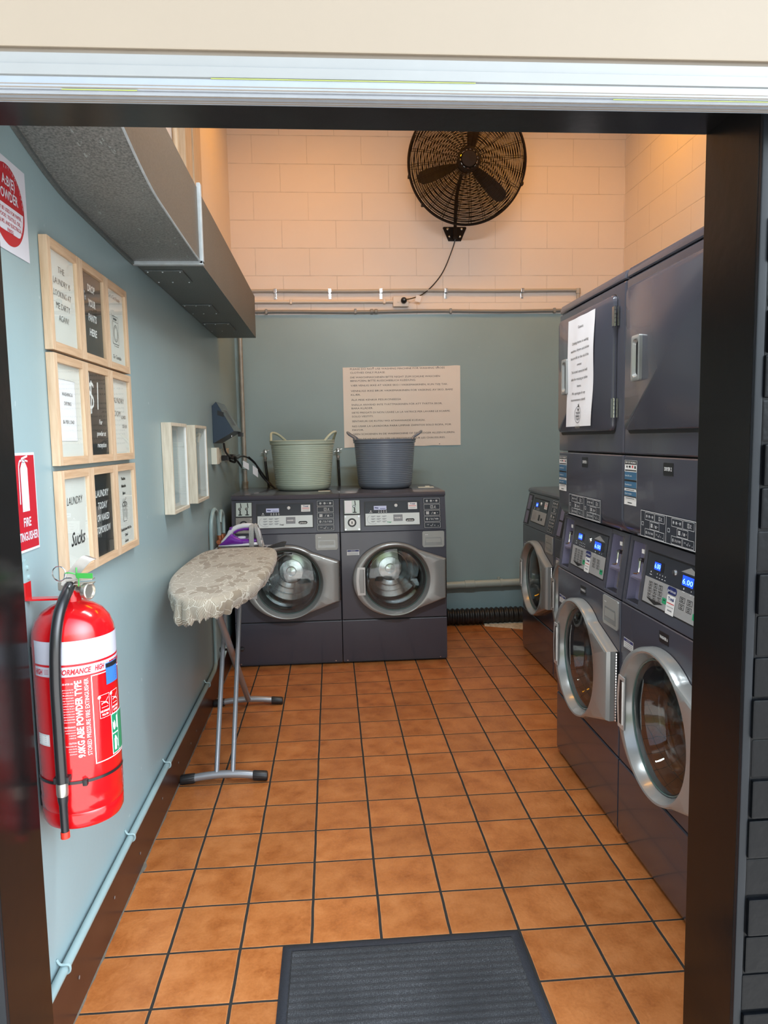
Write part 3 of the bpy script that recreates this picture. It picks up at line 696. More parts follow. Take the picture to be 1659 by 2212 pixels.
def lines(b, L, u, v0, dv, h, w=None, ink=M_blackink, sh=.0, bold=0., sx=.8, al='c'):
    b.use(ink)
    for k, s_ in enumerate(L):
        if s_: b.text(s_, u, v0-k*dv, h, .0008, al, None if not w else w[k], sx, bold, sh)
G = 'framed laundry jokes on the left wall'
def mkframe(col, row, label, draw, card=M_paper):
    y = .103+col*.2325; z, h = ((1.697, .276), (1.407, .283), (1.106, .288))[row]
    t = frame_thing(label, y, z, FW, h, FD, G)
    b = print_part(t, FW, h, card); draw(b, h); b.build('print', t); glass_part(t, FW, h)
def d1(b, h): lines(b, ['THE', 'LAUNDRY IS', 'LOOKING AT', 'ME DIRTY', 'AGAIN!'], .115, .205, .031, .017, [.045, .12, .125, .10, .07], sh=.12, bold=-.012)
def d2(b, h): lines(b, ['DROP', 'YOUR', 'PANTS', 'HERE'], .118, .205, .042, .021, [.066, .062, .074, .066], M_whiteink, .15, .03)
def d3(b, h):
    lines(b, ["Let's Get Ready"], .115, .228, .03, .013, [.125], sh=.2); lines(b, ['To Tumble'], .118, .038, .03, .013, [.088], sh=.2)
    b.use(M_blackink).frame(.085, .085, .145, .175, .0015); b.line((.085, .157), (.145, .157), .0015); b.rect(.095, .162, .130, .169); b.ring(.115, .120, .022, .027, .002); b.ring(.115, .120, .017, .021, .001); b.line((.09, .079), (.14, .079), .0012)
    b.path([(.085, .175), (.075, .180), (.075, .092), (.085, .085)], .001)
def d4(b, h):
    b.use(M_paperw).rect(.045, .062, .165, .222, .0004); lines(b, ['WASHING &', 'DRYING', '', '$6 PER LOAD'], .105, .18, .024, .010, [.075, .052, 0, .082], sh=.1)
    b.use(M_greyink).frame(.045, .062, .165, .222, .0008, .0006)
def d5(b, h):
    b.use(M_whiteink); b.text('$1', .085, .155, .088, .0008, 'c', .095, 1, -.01, .1); b.line((.052, .26), (.052, .14), .004)
    lines(b, ['For', 'powder at', 'reception'], .14, .112, .034, .015, [.03, .085, .085], M_whiteink, .2, .02)
def d6(b, h):
    lines(b, ['LAUNDRY'], .10, .185, .05, .018, [.13], sh=.2, bold=-.012); lines(b, ['ROOM'], .075, .142, .05, .019, [.085], sh=.2, bold=-.012); lines(b, ['LOADS'], .15, .135, .05, .012, [.05]); lines(b, ['OF FUN'], .16, .105, .05, .012, [.05])
def d7(b, h):
    lines(b, ['LAUNDRY'], .115, .195, .05, .022, [.12], sh=.2, bold=-.008); lines(b, ['Sucks'], .125, .085, .05, .038, [.11], sh=.45, bold=.012)
def d8(b, h): lines(b, ['LAUNDRY', 'TODAY', 'OR NAKED', 'TOMORROW'], .115, .198, .036, .021, [.125, .09, .115, .13], M_whiteink, .2, .015)
def d9(b, h):
    lines(b, ['The Most', 'Miserable', 'Ears'], .11, .235, .024, .009, [.045, .05, .03], bold=.04); lines(b, ['Tumble Ended With The', 'Dried', 'Clothes'], .115, .068, .02, .009, [.12, .03, .04], bold=.04)
    b.use(M_blackink).path([(.085, .155), (.092, .098), (.130, .098), (.138, .155)], .002); b.ring(.111, .155, .027, .008, .0015)
    for k in range(11):
        a = k*2.4; b.ring(.111+.016*cos(a), .150+.016*sin(a)+(k % 3)*.006, .010, .008, .0012, .0009, 10, a, a+4)
    b.path([(.095, .145), (.105, .11), (.112, .14), (.12, .108), (.128, .145)], .0012)
mkframe(0, 0, 'oak frame reading THE LAUNDRY IS LOOKING AT ME DIRTY AGAIN, top row', d1)
mkframe(1, 0, 'oak frame with black card reading DROP YOUR PANTS HERE', d2, M_blackcard)
mkframe(2, 0, 'oak frame with a washing machine drawing and the words To Tumble', d3)
mkframe(0, 1, 'oak frame reading WASHING and DRYING $6 PER LOAD, middle row', d4)
mkframe(1, 1, 'oak frame with black card and a large $1, for powder at reception', d5, M_blackcard)
mkframe(2, 1, 'oak frame reading LAUNDRY ROOM LOADS OF FUN, middle row', d6)
mkframe(0, 2, 'oak frame reading LAUNDRY Sucks, above the extinguisher handle', d7)
mkframe(1, 2, 'oak frame with black card reading LAUNDRY TODAY OR NAKED TOMORROW', d8, M_blackcard)
mkframe(2, 2, 'oak frame with a drawing of a full cup, bottom row', d9)
# two deep grey oak box frames further along
for y, w, lab, k in ((1.295, .325, 'deep grey oak box frame with plain pale backing, nearer the joke frames', 0), (1.825, .325, 'deep grey oak box frame with a small printed list, nearer the wedge unit', 1)):
    t = thing('box_frame', lab, 'picture frame', (XL+.001, y, 1.160), R90, 'deep box frames on the left wall'); h = .385
    b = MB(M_oakgrey); z_ = .014
    b.box(0, z_, -.042, 0, 0, h, .001); b.box(w-z_, w, -.042, 0, 0, h, .001); b.box(z_, w-z_, -.042, 0, 0, z_, .001); b.box(z_, w-z_, -.042, 0, h-z_, h, .001); b.build('frame', t)
    b = MB(M_white); b.box(z_, z_+.003, -.040, -.003, z_, h-z_); b.box(w-z_-.003, w-z_, -.040, -.003, z_, h-z_); b.box(z_, w-z_, -.004, -.002, z_, h-z_); b.build('white_liner', t)
    b = MB(mat('pale_blue_card', (.50, .60, .64), .5), M_black, M_greyink); b.map = lambda u, v, d: (u, -.005-d, v); b.rect(.05, .03, w-.05, h-.03, 0)
    if k == 0: b.use(M_black).rect(.018, .02, .05, h-.02, .0004)
    else:
        b.use(M_greyink)
        for r in range(9): b.frame(.10, .06+r*.030, .135, .078+r*.030, .003); b.frame(.15, .06+r*.030, .20, .078+r*.030, .003)
    b.build('print', t)
    b = MB(M_glass); b.face(b.verts([(z_, -.036, z_), (w-z_, -.036, z_), (w-z_, -.036, h-z_), (z_, -.036, h-z_)])); b.build('glass', t)

# ================================================================== safety signs by the door
t = thing('extinguisher_sign', 'red FIRE EXTINGUISHER sign on the left wall above the bracket', 'sign', (XL+.0005, -.150, 1.218), R90)
w, h = .142, .226
b = MB(M_signwhite); b.box(0, w, -.002, 0, 0, h, .0008); b.build('panel', t)
b = MB(M_signred, M_signwhite); b.map = lambda u, v, d: (u, -.002-d, v); b.rect(.005, .006, w-.005, h-.006, .0004)
b.use(M_signwhite).rect(.058, .092, .096, .190, .001); b.poly([(.058, .190), (.096, .190), (.086, .204), (.068, .204)], .001); b.rect(.071, .203, .084, .210, .001)
b.line((.066, .212), (.100, .218), .005, .001); b.line((.080, .209), (.100, .206), .004, .001)
b.path([(.068, .209), (.056, .207), (.050, .195), (.0485, .11)], .005, .001)
b.text('FIRE', .079, .058, .021, .001, 'c', .040, 1, .02); b.text('EXTINGUISHER', .072, .026, .020, .001, 'c', .122, 1, .02); b.build('lettering', t)
t = thing('extinguisher_sign', 'white and red A:B(E) POWDER sign at the top left beside the duct', 'sign', (XL+.0005, -.158, 1.888), R90)
w, h = .200, .204
b = MB(M_signwhite); b.box(0, w, -.002, 0, 0, h, .0008); b.build('panel', t)
b = MB(M_signred, M_signwhite); b.map = lambda u, v, d: (u, -.002-d, v); c_ = (.098, .102)
b.ell(*c_, .085, .088, .0004, 48)
b.use(M_signwhite).poly([(c_[0]-.074, .100), (c_[0]+.076, .100)]+[(c_[0]+.077*cos(a), c_[1]+.080*sin(a)) for a in [-.02, -.3, -.55, -.8]]+[(c_[0]+.045, .042), (c_[0]-.045, .042)]+[(c_[0]-.077*cos(a), c_[1]+.080*sin(a)) for a in [-.8, -.55, -.3, -.02]], .0008)
b.text('A:B(E)', .104, .143, .022, .0012, 'c', .066, 1, .02); b.text('POWDER', .100, .112, .022, .0012, 'c', .100, 1, .02)
b.use(M_signred)
for k, (s_, ww) in enumerate((('MAY BE USED FOR PAPER,', .125), ('WOOD, TEXTILE, OIL,', .115), ('LIQUID, AND ELECTRICAL', .122), ('FIRES', .03))): b.text(s_, .100, .084-k*.014, .0085, .0012, 'c', ww, 1, .01)
b.use(M_signwhite)
for k, ch in enumerate('POWERED EXTINGUISHER'):
    a = radians(165-k*8.3)
    if ch != ' ': b.text(ch, c_[0]+.078*cos(a), c_[1]+.077*sin(a), .0075, .0012, 'c', None, .8)
b.build('lettering', t)

# ================================================================== wall bracket and extinguisher
t = thing('wall_bracket', 'red and teal painted steel hook bracket holding the fire extinguisher', 'bracket', (XL, -.093, 1.10))
b = MB(M_tealpipe, M_red)
prof = [(-.016, .05), (.016, .05), (.016, .085), (.011, .098), (0, .103), (-.011, .098), (-.016, .085)]
b.prism([(y, z) for y, z in prof], .0005, .004, 'x'); b.use(M_red); b.box(.0005, .004, -.016, .016, .012, .05); b.box(.0005, .088, -.014, .014, .008, .0125, .001); b.build('plate', t)
b = MB(M_tealpipe); b.lathe([(.0001, .009), (.005, .0085), (.006, .004)], (0, .0, .083), 'x', 10); b.lathe([(.0001, .009), (.005, .0085), (.006, .004)], (0, .004, .060), 'x', 10); b.build('screw', t)

EX, EY, ER = -.1055, -.082, .0905
t = thing('fire_extinguisher', 'large red dry powder fire extinguisher hanging on the left wall', 'fire extinguisher', (EX, EY, 0))
b = MB(M_red)
b.lathe([(.0001, .587), (.072, .587), (.084, .592), (.0888, .602), (.0895, .625), (.0875, .629), (.0895, .633), (ER, .65), (.0895, .664), (ER, .668), (ER, 1.015), (.088, 1.040), (.080, 1.062), (.066, 1.080), (.048, 1.092), (.030, 1.099), (.022, 1.102), (.021, 1.128), (.0001, 1.128)], seg=64); b.build('cylinder', t, 30)
PHI = radians(-70.2)
def cmap(r): return lambda u, v, d: ((r+d)*cos(PHI+u/ER), (r+d)*sin(PHI+u/ER), v)
b = MB(M_bandwhite); b.map = cmap(ER); b.rect(-.103, .975, .15, 1.028, .0005, 40); b.rect(-.103, .947, .15, .971, .0005, 40); b.build('white_band', t)
b = MB(M_redlab); b.map = cmap(ER); b.rect(-.103, .9705, .15, .9755, .0007, 40); b.rect(-.103, .944, .15, .948, .0007, 40)
b.text('HIGH', -.088, .953, .0125, .0012, 'c', .024, 1, .03, .25); b.text('PERFORMANCE', -.012, .953, .0125, .0012, 'c', .088, 1, .03, .25); b.text('HIGH', .052, .953, .0125, .0012, 'c', .024, 1, .03, .25); b.text('PERFORMANCE', .122, .953, .0125, .0012, 'c', .088, 1, .03, .25)
for k in range(4): b.line((-.072, .955+k*.003), (-.060, .9555+k*.003), .0007, .001); b.line((.068, .955+k*.003), (.076, .9555+k*.003), .0007, .001)
b.build('band_lettering', t)
b = MB(M_whiteink); b.map = cmap(ER)
b.text('9.0KG ABE POWDER TYPE', .0085, .760, .0145, .0008, 'l', .178, 1, .03, 0, 90)
b.text('STORED PRESSURE FIRE EXTINGUISHER', .0235, .762, .0095, .0008, 'l', .178, 1, .0, 0, 90)
b.frame(.030, .737, .140, .944, .0022, .0007, 24)
sm = ['RECHARGE AFTER USE', '', 'It is dangerous to use other than', 'the correct powder refill. Use', 'LABEL specified powder or', 'return to approved supplier', 'for recharge. It is important that', 'only the original materials', 'specified for extinguisher', 'remain in service. The use of', 'other material may void or', 'impair the powder or cause', 'malfunction of extinguisher.', 'Replace the seal and lightly', 'lubricate with silicone Jelly', '', 'MAINTENANCE', 'For inspection check pressure', 'and yearly maintenance', 'to requirements', 'of AS/NZS 1851', '', 'CAUTION', 'Pressure contents under', 'pressure. Servicing', 'Use only approved', 'component parts']
for k, s_ in enumerate(sm):
    if s_: b.text(s_, -.008, .930-k*.0062, .0042 if s_.isupper() else .0029, .0008, 'r', None, .62 if s_.isupper() else .56)
for k, (s1, s2, u) in enumerate((('USE UPRIGHT', 'PULL PIN', .060), ('AIM AT BASE', 'OF FIRE', .094))):
    b.frame(u-.014, .838, u+.014, .892, .0008, .0008, 6); b.ell(u-.014, .888, .004, .004, .0012, 12); b.text(s1, u, .851, .0048, .0011, 'c', .024, 1, .03); b.text(s2, u, .843, .0048, .0011, 'c', .017, 1, .03)
    b.ring(u, .868, .009, .0065, .001, .0011, 14, .2, 3.0); b.path([(u-.011, .878), (u+.002, .874), (u+.010, .883)], .001, .0011); b.path([(u-.009, .872), (u+.004, .872), (u+.010, .866)], .001, .0011); b.line((u-.009, .862), (u+.009, .862), .001, .0011)
b.rect(.076, .742, .140, .838, .0008, 10)
b.build('label_lettering', t)
b = MB(M_signgreen, M_white); b.map = cmap(ER); b.rect(.078, .792, .100, .836, .0012, 3); b.rect(.078, .744, .100, .789, .0012, 3); b.rect(.102, .744, .138, .836, .0012, 5)
b.use(M_white); b.poly([(.082, .800), (.086, .798), (.091, .806), (.089, .816), (.086, .822), (.084, .814), (.080, .820), (.080, .808)], .0016); b.rect(.094, .800, .099, .830, .0016); b.rect(.083, .750, .091, .778, .0016); b.rect(.085, .778, .089, .784, .0016); b.path([(.089, .782), (.096, .77), (.096, .755)], .002, .0016)
b.build('class_symbols', t)
b = MB(M_tagblue, M_black); b.map = cmap(ER); b.rect(.067, .912, .112, .962, .0018, 6); b.use(M_black).rect(.0675, .9515, .112, .9605, .0021, 6); b.text('ACCESSIBLE', .070, .950, .0075, .0024, 'l', .045, 1, .02)
for k in range(5): b.line((.072, .942-k*.006), (.105, .942-k*.006), .0006, .0022)
b.build('inspection_sticker', t)
b = MB(M_white, M_greyink); b.map = cmap(ER); b.rect(-.106, .788, -.068, .815, .0010, 5); b.use(M_greyink)
for k in range(4): b.line((-.104, .811-k*.005), (-.078, .811-k*.005), .0007, .0014)
b.frame(-.104, .79, -.070, .813, .0005, .0013, 4); b.build('small_sticker', t)
# hose, clamp, nozzle
hp = [(.002, -.010, 1.140), (.006, -.030, 1.136), (.0038, -.0599, 1.1149), (-.0002, -.085, 1.0813), (-.0034, -.1025, 1.0237), (-.0074, -.1045, .9358), (-.0076, -.1045, .8516), (-.0078, -.1040, .7665), (-.0079, -.1030, .712)]
b = MB(M_hose); b.tube(crv(hp, 8), .0122, 16); b.build('hose', t)
nz_ = Vector((-.0084, -.1028, 0))
b = MB(M_nickel); b.lathe([(.0120, .682), (.0128, .686), (.0128, .708), (.0120, .712)], nz_, 'z', 18); b.build('hose_ferrule', t)
b = MB(M_black); b.lathe([(.0001, .590), (.0085, .592), (.0092, .66), (.0115, .672), (.0115, .684)], nz_, 'z', 18); b.build('nozzle', t)
b = MB(mat('orange_red_plastic', (.65, .03, .015), .4)); b.lathe([(.0001, .583), (.0098, .583), (.0098, .596), (.0094, .598)], nz_, 'z', 18); b.build('nozzle_cap', t)
b = MB(M_black); b.map = cmap(ER); b.rect(-.13, .700, .14, .707, .0014, 60)
b.box(-.017, .017, -.006, .015, -.007, .007, .002, xf=lambda c: Vector((nz_.x+c.x, nz_.y+c.y, .718+c.z)))
p = Vector((ER*cos(PHI+.006/ER), ER*sin(PHI+.006/ER), .703)); b.box(-.005, .005, -.006, .006, -.007, .007, .0015, xf=lambda c: p+c+Vector((.001, -.004, 0))); b.build('strap', t)
b = MB(M_black); b.tube([(-.089, -.018, .62), (-.089, -.018, 1.0)], .003, 6); b.build('wall_pad', t)
# valve head
b = MB(M_nickel); b.lathe([(.0001, 1.128), (.022, 1.128), (.022, 1.136), (.015, 1.142), (.013, 1.165), (.009, 1.170), (.0001, 1.170)], seg=20); b.tube([(0, 0, 1.132), (.038, -.018, 1.127)], .008, 12); b.tube([(0, 0, 1.143), (-.010, -.018, 1.142)], .009, 10); b.build('valve_head', t)
ga = Vector((.038, -.019, 1.127)); gn = Vector((.90, -.36, 0)).normalized(); gp = gn.cross(Vector((0, 0, 1)))
b = MB(M_nickel, M_white); L = []
for r_, h_ in ((.0001, 0), (.018, 0), (.0195, .003), (.0195, .013), (.017, .0145), (.0165, .011), (.0001, .011)): L.append([ga+gn*h_+gp*(r_*cos(2*pi*k/24))+Vector((0, 0, r_*sin(2*pi*k/24))) for k in range(24)])
b.loops(L); b.build('pressure_gauge', t)
b = MB(M_steelbr)    # carry handle below and squeeze lever above, rising to the right
def strip(pts, ws, th):
    L = []; off = Vector((-.2, .5, -.2))*th
    for p, w_ in zip(pts, ws):
        p = Vector(p); wv = Vector((.78, .30, -.42)).normalized()*w_; L.append([p+wv, p-wv, p-wv+off, p+wv+off])
    return L
P = crv([(.000, -.026, 1.138), (.003, -.024, 1.150), (.018, -.018, 1.172), (.034, -.012, 1.192), (.045, -.006, 1.201), (.053, .004, 1.200)], 5)
b.loops(strip(P, [.0125]*(len(P)-4)+[.012, .011, .009, .006], .004), True, True, True); b.build('squeeze_lever', t, 50)
b = MB(M_nickel); b.box(-.004, .058, -.026, -.006, 1.142, 1.1445, .0008, xf=lambda c: Vector((c.x, c.y, c.z+c.x*.02))); b.box(-.004, .058, -.026, -.006, 1.150, 1.1525, .0008, xf=lambda c: Vector((c.x, c.y, c.z+c.x*.05)))
b.box(-.020, .012, -.026, .012, 1.130, 1.150, .003); b.build('carry_handle', t)
b = MB(M_steel); rc = Vector((-.014, -.028, 1.170)); b.tube([rc+Vector((.0165*cos(a), -.004*cos(a), .0165*sin(a))) for a in [k*2*pi/24 for k in range(24)]], .0014, 6, True); b.tube([(-.003, -.030, 1.160), (.012, -.018, 1.157)], .002, 6); b.build('pin_ring', t)
b = MB(M_tiegreen); b.tube(crv([(.002, -.034, 1.172), (.015, -.036, 1.172), (.028, -.034, 1.166), (.029, -.03, 1.150), (.027, -.028, 1.140)], 5), .0016, 6)
b.box(.026, .066, -.035, -.033, 1.160, 1.172, .0008, xf=lambda c: Vector((c.x, c.y-(c.x-.016)*.25, c.z))); b.tube([(.026, -.034, 1.164), (.027, -.034, 1.184)], .0018, 6); b.build('seal_tag', t)

# ================================================================== back wall notice board
t = thing('notice_board', 'large cream sign in many languages on the back wall behind the tubs', 'sign', (.605, YB-.001, 1.400))
w, h = .902, .606
def em(u): return .003*math.sin(u*31)*(abs(math.sin(u*9))**3)
b = MB(M_signboard); n = 40
top = [(w*k/n, h+em(w*k/n)+.006*(k/n)) for k in range(n+1)]; bot = [(w*k/n, -.006*0+(.004 if k/n > .55 else 0)+em(w*k/n+3)) for k in range(n+1)]
b.prism(bot+top[::-1], -.0045, 0, 'y'); b.build('board', t)
b = MB(M_blackink); b.map = lambda u, v, d: (u, -.0045-d, v)
TX = [('PLEASE DO NOT USE WASHING MACHINE FOR WASHING SHOES', 1357-148, 112), ('CLOTHES ONLY PLEASE.', 447, 158), ('DIE WASCHMASCHINEN BITTE NIGHT ZUM SCHUHE WASCHEN', 1293-150, 217), ('BENUTZEN, BITTE AUSSCHIEBLICH KLEIDUNG.', 832, 261), ('VÆR VENLIG IKKE AT VASKE SKO I VASKEMASKINEN, KUN TØJ TAK.', 1243, 320), ('VENNLIGS IKKE BRUK VASKEMASKINEN FOR VASKING AV SKO. BARE', 1306, 389), ('KLÆR.', 122, 437), ('ÄLÄ PESE KENKIÄ PESUKONEESSA', 636, 502), ('SNÄLLA ANVÄND INTE TVÄTTMASKINEN FÖR ATT TVÄTTA SKOR,', 1163, 565), ('BARA KLÄDER.', 274, 609), ('SIETE PREGATI DI NON USARE LA LA VATRICE PER LAVARE LE SCARPE.', 1265, 665), ('SOLO VESTITI.', 272, 713), ('SENTAKUKI DE KUTSU WO ATAWANAIDE KUDASAI.', 936, 774), ('NO USAR LA LAVADORA PARA LIMPIAR ZAPATOS SOLO ROPA, POR', 1272, 838), ('FAVOR.', 145, 886), ('GEEN SCHOENEN IN DE WASMACHINE OF DE DROGER ALLEEN KLEREN.', 1318, 940), ('PRIÈRE DE NE PAS UTILISER LES MACHINES POUR LES CHAUSSURES.', 1190, 1003)]
px = w/1500.
for s_, ww, yy in TX:
    z = h-(yy+12-92)*px*.99; b.text(s_, (92+(yy-112)*.02)*px, z, .0135, .0006, 'l', ww*px, 1, 0., 0, 0, .006)
for u, v in ((385*px, h-.004), (1212*px, h-.002), (1225*px, .016)): b.ell(u, v, .0035, .0035, .0006, 12)
b.build('lettering', t)

# ================================================================== door mat
t = thing('door_mat', 'ribbed charcoal entrance mat with black rubber border on the tiles', 'mat', (.327, -.80, 0))
mw, ml = .694, 1.0
b = MB(M_matrub); b.loops([[(0, 0, .0005), (mw, 0, .0005), (mw, ml, .0005), (0, ml, .0005)], [(.003, .003, .004), (mw-.003, .003, .004), (mw-.003, ml-.003, .004), (.003, ml-.003, .004)], [(.022, .022, .0055), (mw-.022, .022, .0055), (mw-.022, ml-.022, .0055), (.022, ml-.022, .0055)]], True, True, True); b.build('border', t, 60)
b = MB(M_carpet); L = []; nr = 40
for k in range(nr*4+1):
    y = .030+(ml-.060)*k/(nr*4); z = .0072+(.0042 if k % 4 in (1, 2) else 0); L.append([(.030, y, z), (mw*.5, y, z+.0003), (mw-.030, y, z)])
b.loops(L, False); L2 = [[(.026, .026, .0055), (mw-.026, .026, .0055), (mw-.026, ml-.026, .0055), (.026, ml-.026, .0055)], [(.030, .030, .0085), (mw-.030, .030, .0085), (mw-.030, ml-.030, .0085), (.030, ml-.030, .0085)]]; b.loops(L2, True)
b.build('ribbed_pile', t, 25)

# ================================================================== laundry machines
def rayout(poly, c, angs):
    out = []
    for a in angs:
        d = (cos(a), sin(a)); best = 0
        n = len(poly)
        for i in range(n):
            p, q = poly[i], poly[(i+1) % n]; ex, ey = q[0]-p[0], q[1]-p[1]; den = d[0]*ey-d[1]*ex
            if abs(den) < 1e-9: continue
            px_, py_ = p[0]-c[0], p[1]-c[1]; tt = (px_*ey-py_*ex)/den; ss = (px_*d[1]-py_*d[0])/den
            if tt > 0 and -1e-6 <= ss <= 1+1e-6: best = max(best, tt)
        out.append((c[0]+d[0]*best, c[1]+d[1]*best))
    return out
def angset(c, pts, n=96): return sorted([2*pi*k/n for k in range(n)]+[math.atan2(p[1]-c[1], p[0]-c[0]) % (2*pi)+1e-7 for p in pts])
DC = (.347, .556)          # door centre (u, z)
def front_with_hole(b, u0, u1, z0, z1, R, y0=0., th=.02):
    cs = [(u0, z0), (u1, z0), (u1, z1), (u0, z1)]; A = angset(DC, cs)
    O = rayout(cs, DC, A); e = .003
    def sc(o, k): return (min(max(o[0], u0+k), u1-k), min(max(o[1], z0+k), z1-k))
    L = [[(p[0], y0+th, p[1]) for p in O], [(p[0], y0+e, p[1]) for p in O], [(sc(p, e)[0], y0, sc(p, e)[1]) for p in O],
         [(DC[0]+R*cos(a), y0, DC[1]+R*sin(a)) for a in A], [(DC[0]+R*cos(a), y0+th, DC[1]+R*sin(a)) for a in A]]
    b.loops(L)
def make_door(t, wu, slot=True):
    """porthole door with a pointed hinge side on the right"""
    hu = wu-.012
    cx_, cz_ = .338, .557
    el = [(cx_+.268*cos(radians(a)), cz_+.240*sin(radians(a))) for a in range(52, 309, 6)]
    out = [(hu, .427)]+[(hu, .686)]+el
    A = angset(DC, [(hu, .427), (hu, .686)], 120); O = rayout(out, DC, A)
    def ins(k): return [(DC[0]+(o[0]-DC[0])*(1-k), DC[1]+(o[1]-DC[1])*(1-k)) for o in O]
    def cir(r): return [(DC[0]+r*cos(a), DC[1]+r*sin(a)) for a in A]
    L = []
    for P, y in ((O, -.002), (O, -.030), (ins(.022), -.042), (ins(.05), -.046), (cir(.232), -.047), (cir(.226), -.045), (cir(.207), -.014), (cir(.204), .0), (cir(.200), .004)):
        L.append([(p[0], y, p[1]) for p in P])
    b = MB(M_doorring); b.loops(L); d = b.build('door', t, 30)
    b = MB(M_green_glass, M_steel); b.lathe([(.206, -.012), (.2062, -.015), (.2035, -.017), (.2015, -.015), (.201, -.008)], (DC[0], 0, DC[1]), 'y', 72, False)
    b.use(M_rubber).lathe([(.2035, -.010), (.185, -.005), (.183, .02), (.180, .055), (.178, .062)], (DC[0], 0, DC[1]), 'y', 72, False); b.build('seal', d)
    b = MB(M_doorglass); b.lathe([(.198, -.014), (.17, -.020), (.12, -.026), (.06, -.029), (.0001, -.030)], (DC[0], 0, DC[1]), 'y', 72, False)
    b.lathe([(.190, .0), (.176, .035), (.160, .070), (.150, .078), (.120, .066), (.06, .058), (.0001, .056)], (DC[0], 0, DC[1]), 'y', 72, False); b.build('door_glass', d)
    b = MB(M_drum, M_bodyd)     # drum: perforated steel cylinder, three paddles, pressed back wall
    b.lathe([(.205, .075), (.213, .10), (.213, .36), (.20, .372), (.165, .365), (.160, .378), (.125, .372), (.12, .384), (.085, .378), (.08, .388), (.035, .385), (.03, .37), (.0001, .366)], (DC[0], 0, DC[1]), 'y', 72, False)
    for k in range(3):
        a = radians(90+120*k); c = Vector((DC[0]+.205*cos(a), 0, DC[1]+.205*sin(a))); n = Vector((-cos(a), 0, -sin(a))); s_ = Vector((-sin(a), 0, cos(a)))
        L = [[c+s_*.035+Vector((0, y, 0)), c+n*.04+s_*.010+Vector((0, y, 0)), c+n*.04-s_*.010+Vector((0, y, 0)), c-s_*.035+Vector((0, y, 0))] for y in (.11, .20, .355)]
        b.loops(L, False)
    b.build('drum', t, 35)
    # handle: pale grip plate with a recess on the left of the ring
    b = MB(M_doorlite)
    gp = [(.104, .463), (.097, .51), (.095, .557), (.097, .60), (.104, .645), (.152, .645), (.152, .463)]
    b.prism(gp[::-1], -.0455, -.0495, 'y'); h = b.build('door_handle', d, 30)
    b = MB(M_bodyd if slot else M_doorring, M_steel); b.map = lambda u, v, dd: (u, -.0495-dd, v)
    b.poly([(.118, .478), (.111, .557), (.118, .632), (.142, .632), (.142, .478)], .0006)
    b.use(M_doorlite); b.tube([(.143, -.0495, .480), (.143, -.0495, .630)], .0045, 8); b.build('grip', d)
    b = MB(M_steel)   # piano hinge
    for k in range(25): b.tube([(hu+.005, -.010, .430+k*.0102), (hu+.005, -.010, .4372+k*.0102)], .0048, 8)
    b.use(M_bodyd).box(hu+.001, hu+.009, -.009, -.0, .428, .686); b.build('hinge', d)
def glyphs(b, u0, v0, w, h, k, d):
    m = min(w/5.2, h*.62); cy = v0+h/2; t_ = m*.09
    if k == 0:
        for i, x in enumerate((.16, .45, .84)):
            x = u0+w*x; b.ring(x, cy, m*.42, m*.40, t_, d, 10)
            b.rect(x-m*.18, cy-m*.1, x+m*.18, cy+m*.16, d)
        b.line((u0+w*.60, cy), (u0+w*.68, cy), t_, d)
    elif k == 1:
        b.frame(u0+w*.40, cy-m*.55, u0+w*.58, cy+m*.55, t_, d); b.line((u0+w*.49, cy-m*.5), (u0+w*.49, cy+m*.5), t_, d); b.ring(u0+w*.72, cy+m*.2, m*.22, m*.22, t_, d, 10); b.line((u0+w*.72, cy), (u0+w*.64, cy-m*.5), t_, d); b.line((u0+w*.68, cy-m*.3), (u0+w*.80, cy-m*.5), t_, d)
    elif k == 2:
        for i in range(3):
            for j in range(3): b.rect(u0+w*.08+i*m*.40, cy-m*.5+j*m*.38, u0+w*.08+i*m*.40+m*.30, cy-m*.5+j*m*.38+m*.27, d)
        b.line((u0+w*.46, cy-m*.5), (u0+w*.54, cy+m*.4), t_, d)
        for i in range(2):
            for j in range(2): b.rect(u0+w*.62+i*m*.40, cy-m*.45+j*m*.38, u0+w*.62+i*m*.40+m*.30, cy-m*.45+j*m*.38+m*.27, d)
        b.ell(u0+w*.88, cy, m*.12, m*.12, d, 8)
    elif k == 3:
        b.ring(u0+w*.13, cy, m*.38, m*.42, t_*1.2, d, 12); b.line((u0+w*.13-m*.25, cy+m*.28), (u0+w*.13+m*.25, cy-m*.28), t_, d)
        b.line((u0+w*.29, cy-m*.4), (u0+w*.36, cy+m*.4), t_, d); b.text('D', u0+w*.48, cy-m*.32, m*.64, d, 'c'); b.line((u0+w*.58, cy-m*.4), (u0+w*.65, cy+m*.4), t_, d); b.frame(u0+w*.72, cy-m*.24, u0+w*.92, cy+m*.22, t_*1.2, d)
    else:
        for i in range(3): b.text('8', u0+w*.12+i*m*.34, cy-m*.1, m*.5, d, 'c', None, .6, -.02)
        b.ell(u0+w*.38, cy-m*.2, m*.13, m*.13, d, 8); b.line((u0+w*.44, cy-m*.5), (u0+w*.53, cy+m*.45), t_, d)
        for i in range(2): b.text('8', u0+w*.62+i*m*.34, cy-m*.4, m*.5, d, 'c', None, .6, -.02)
        b.ell(u0+w*.9, cy-m*.35, m*.13, m*.13, d, 8)
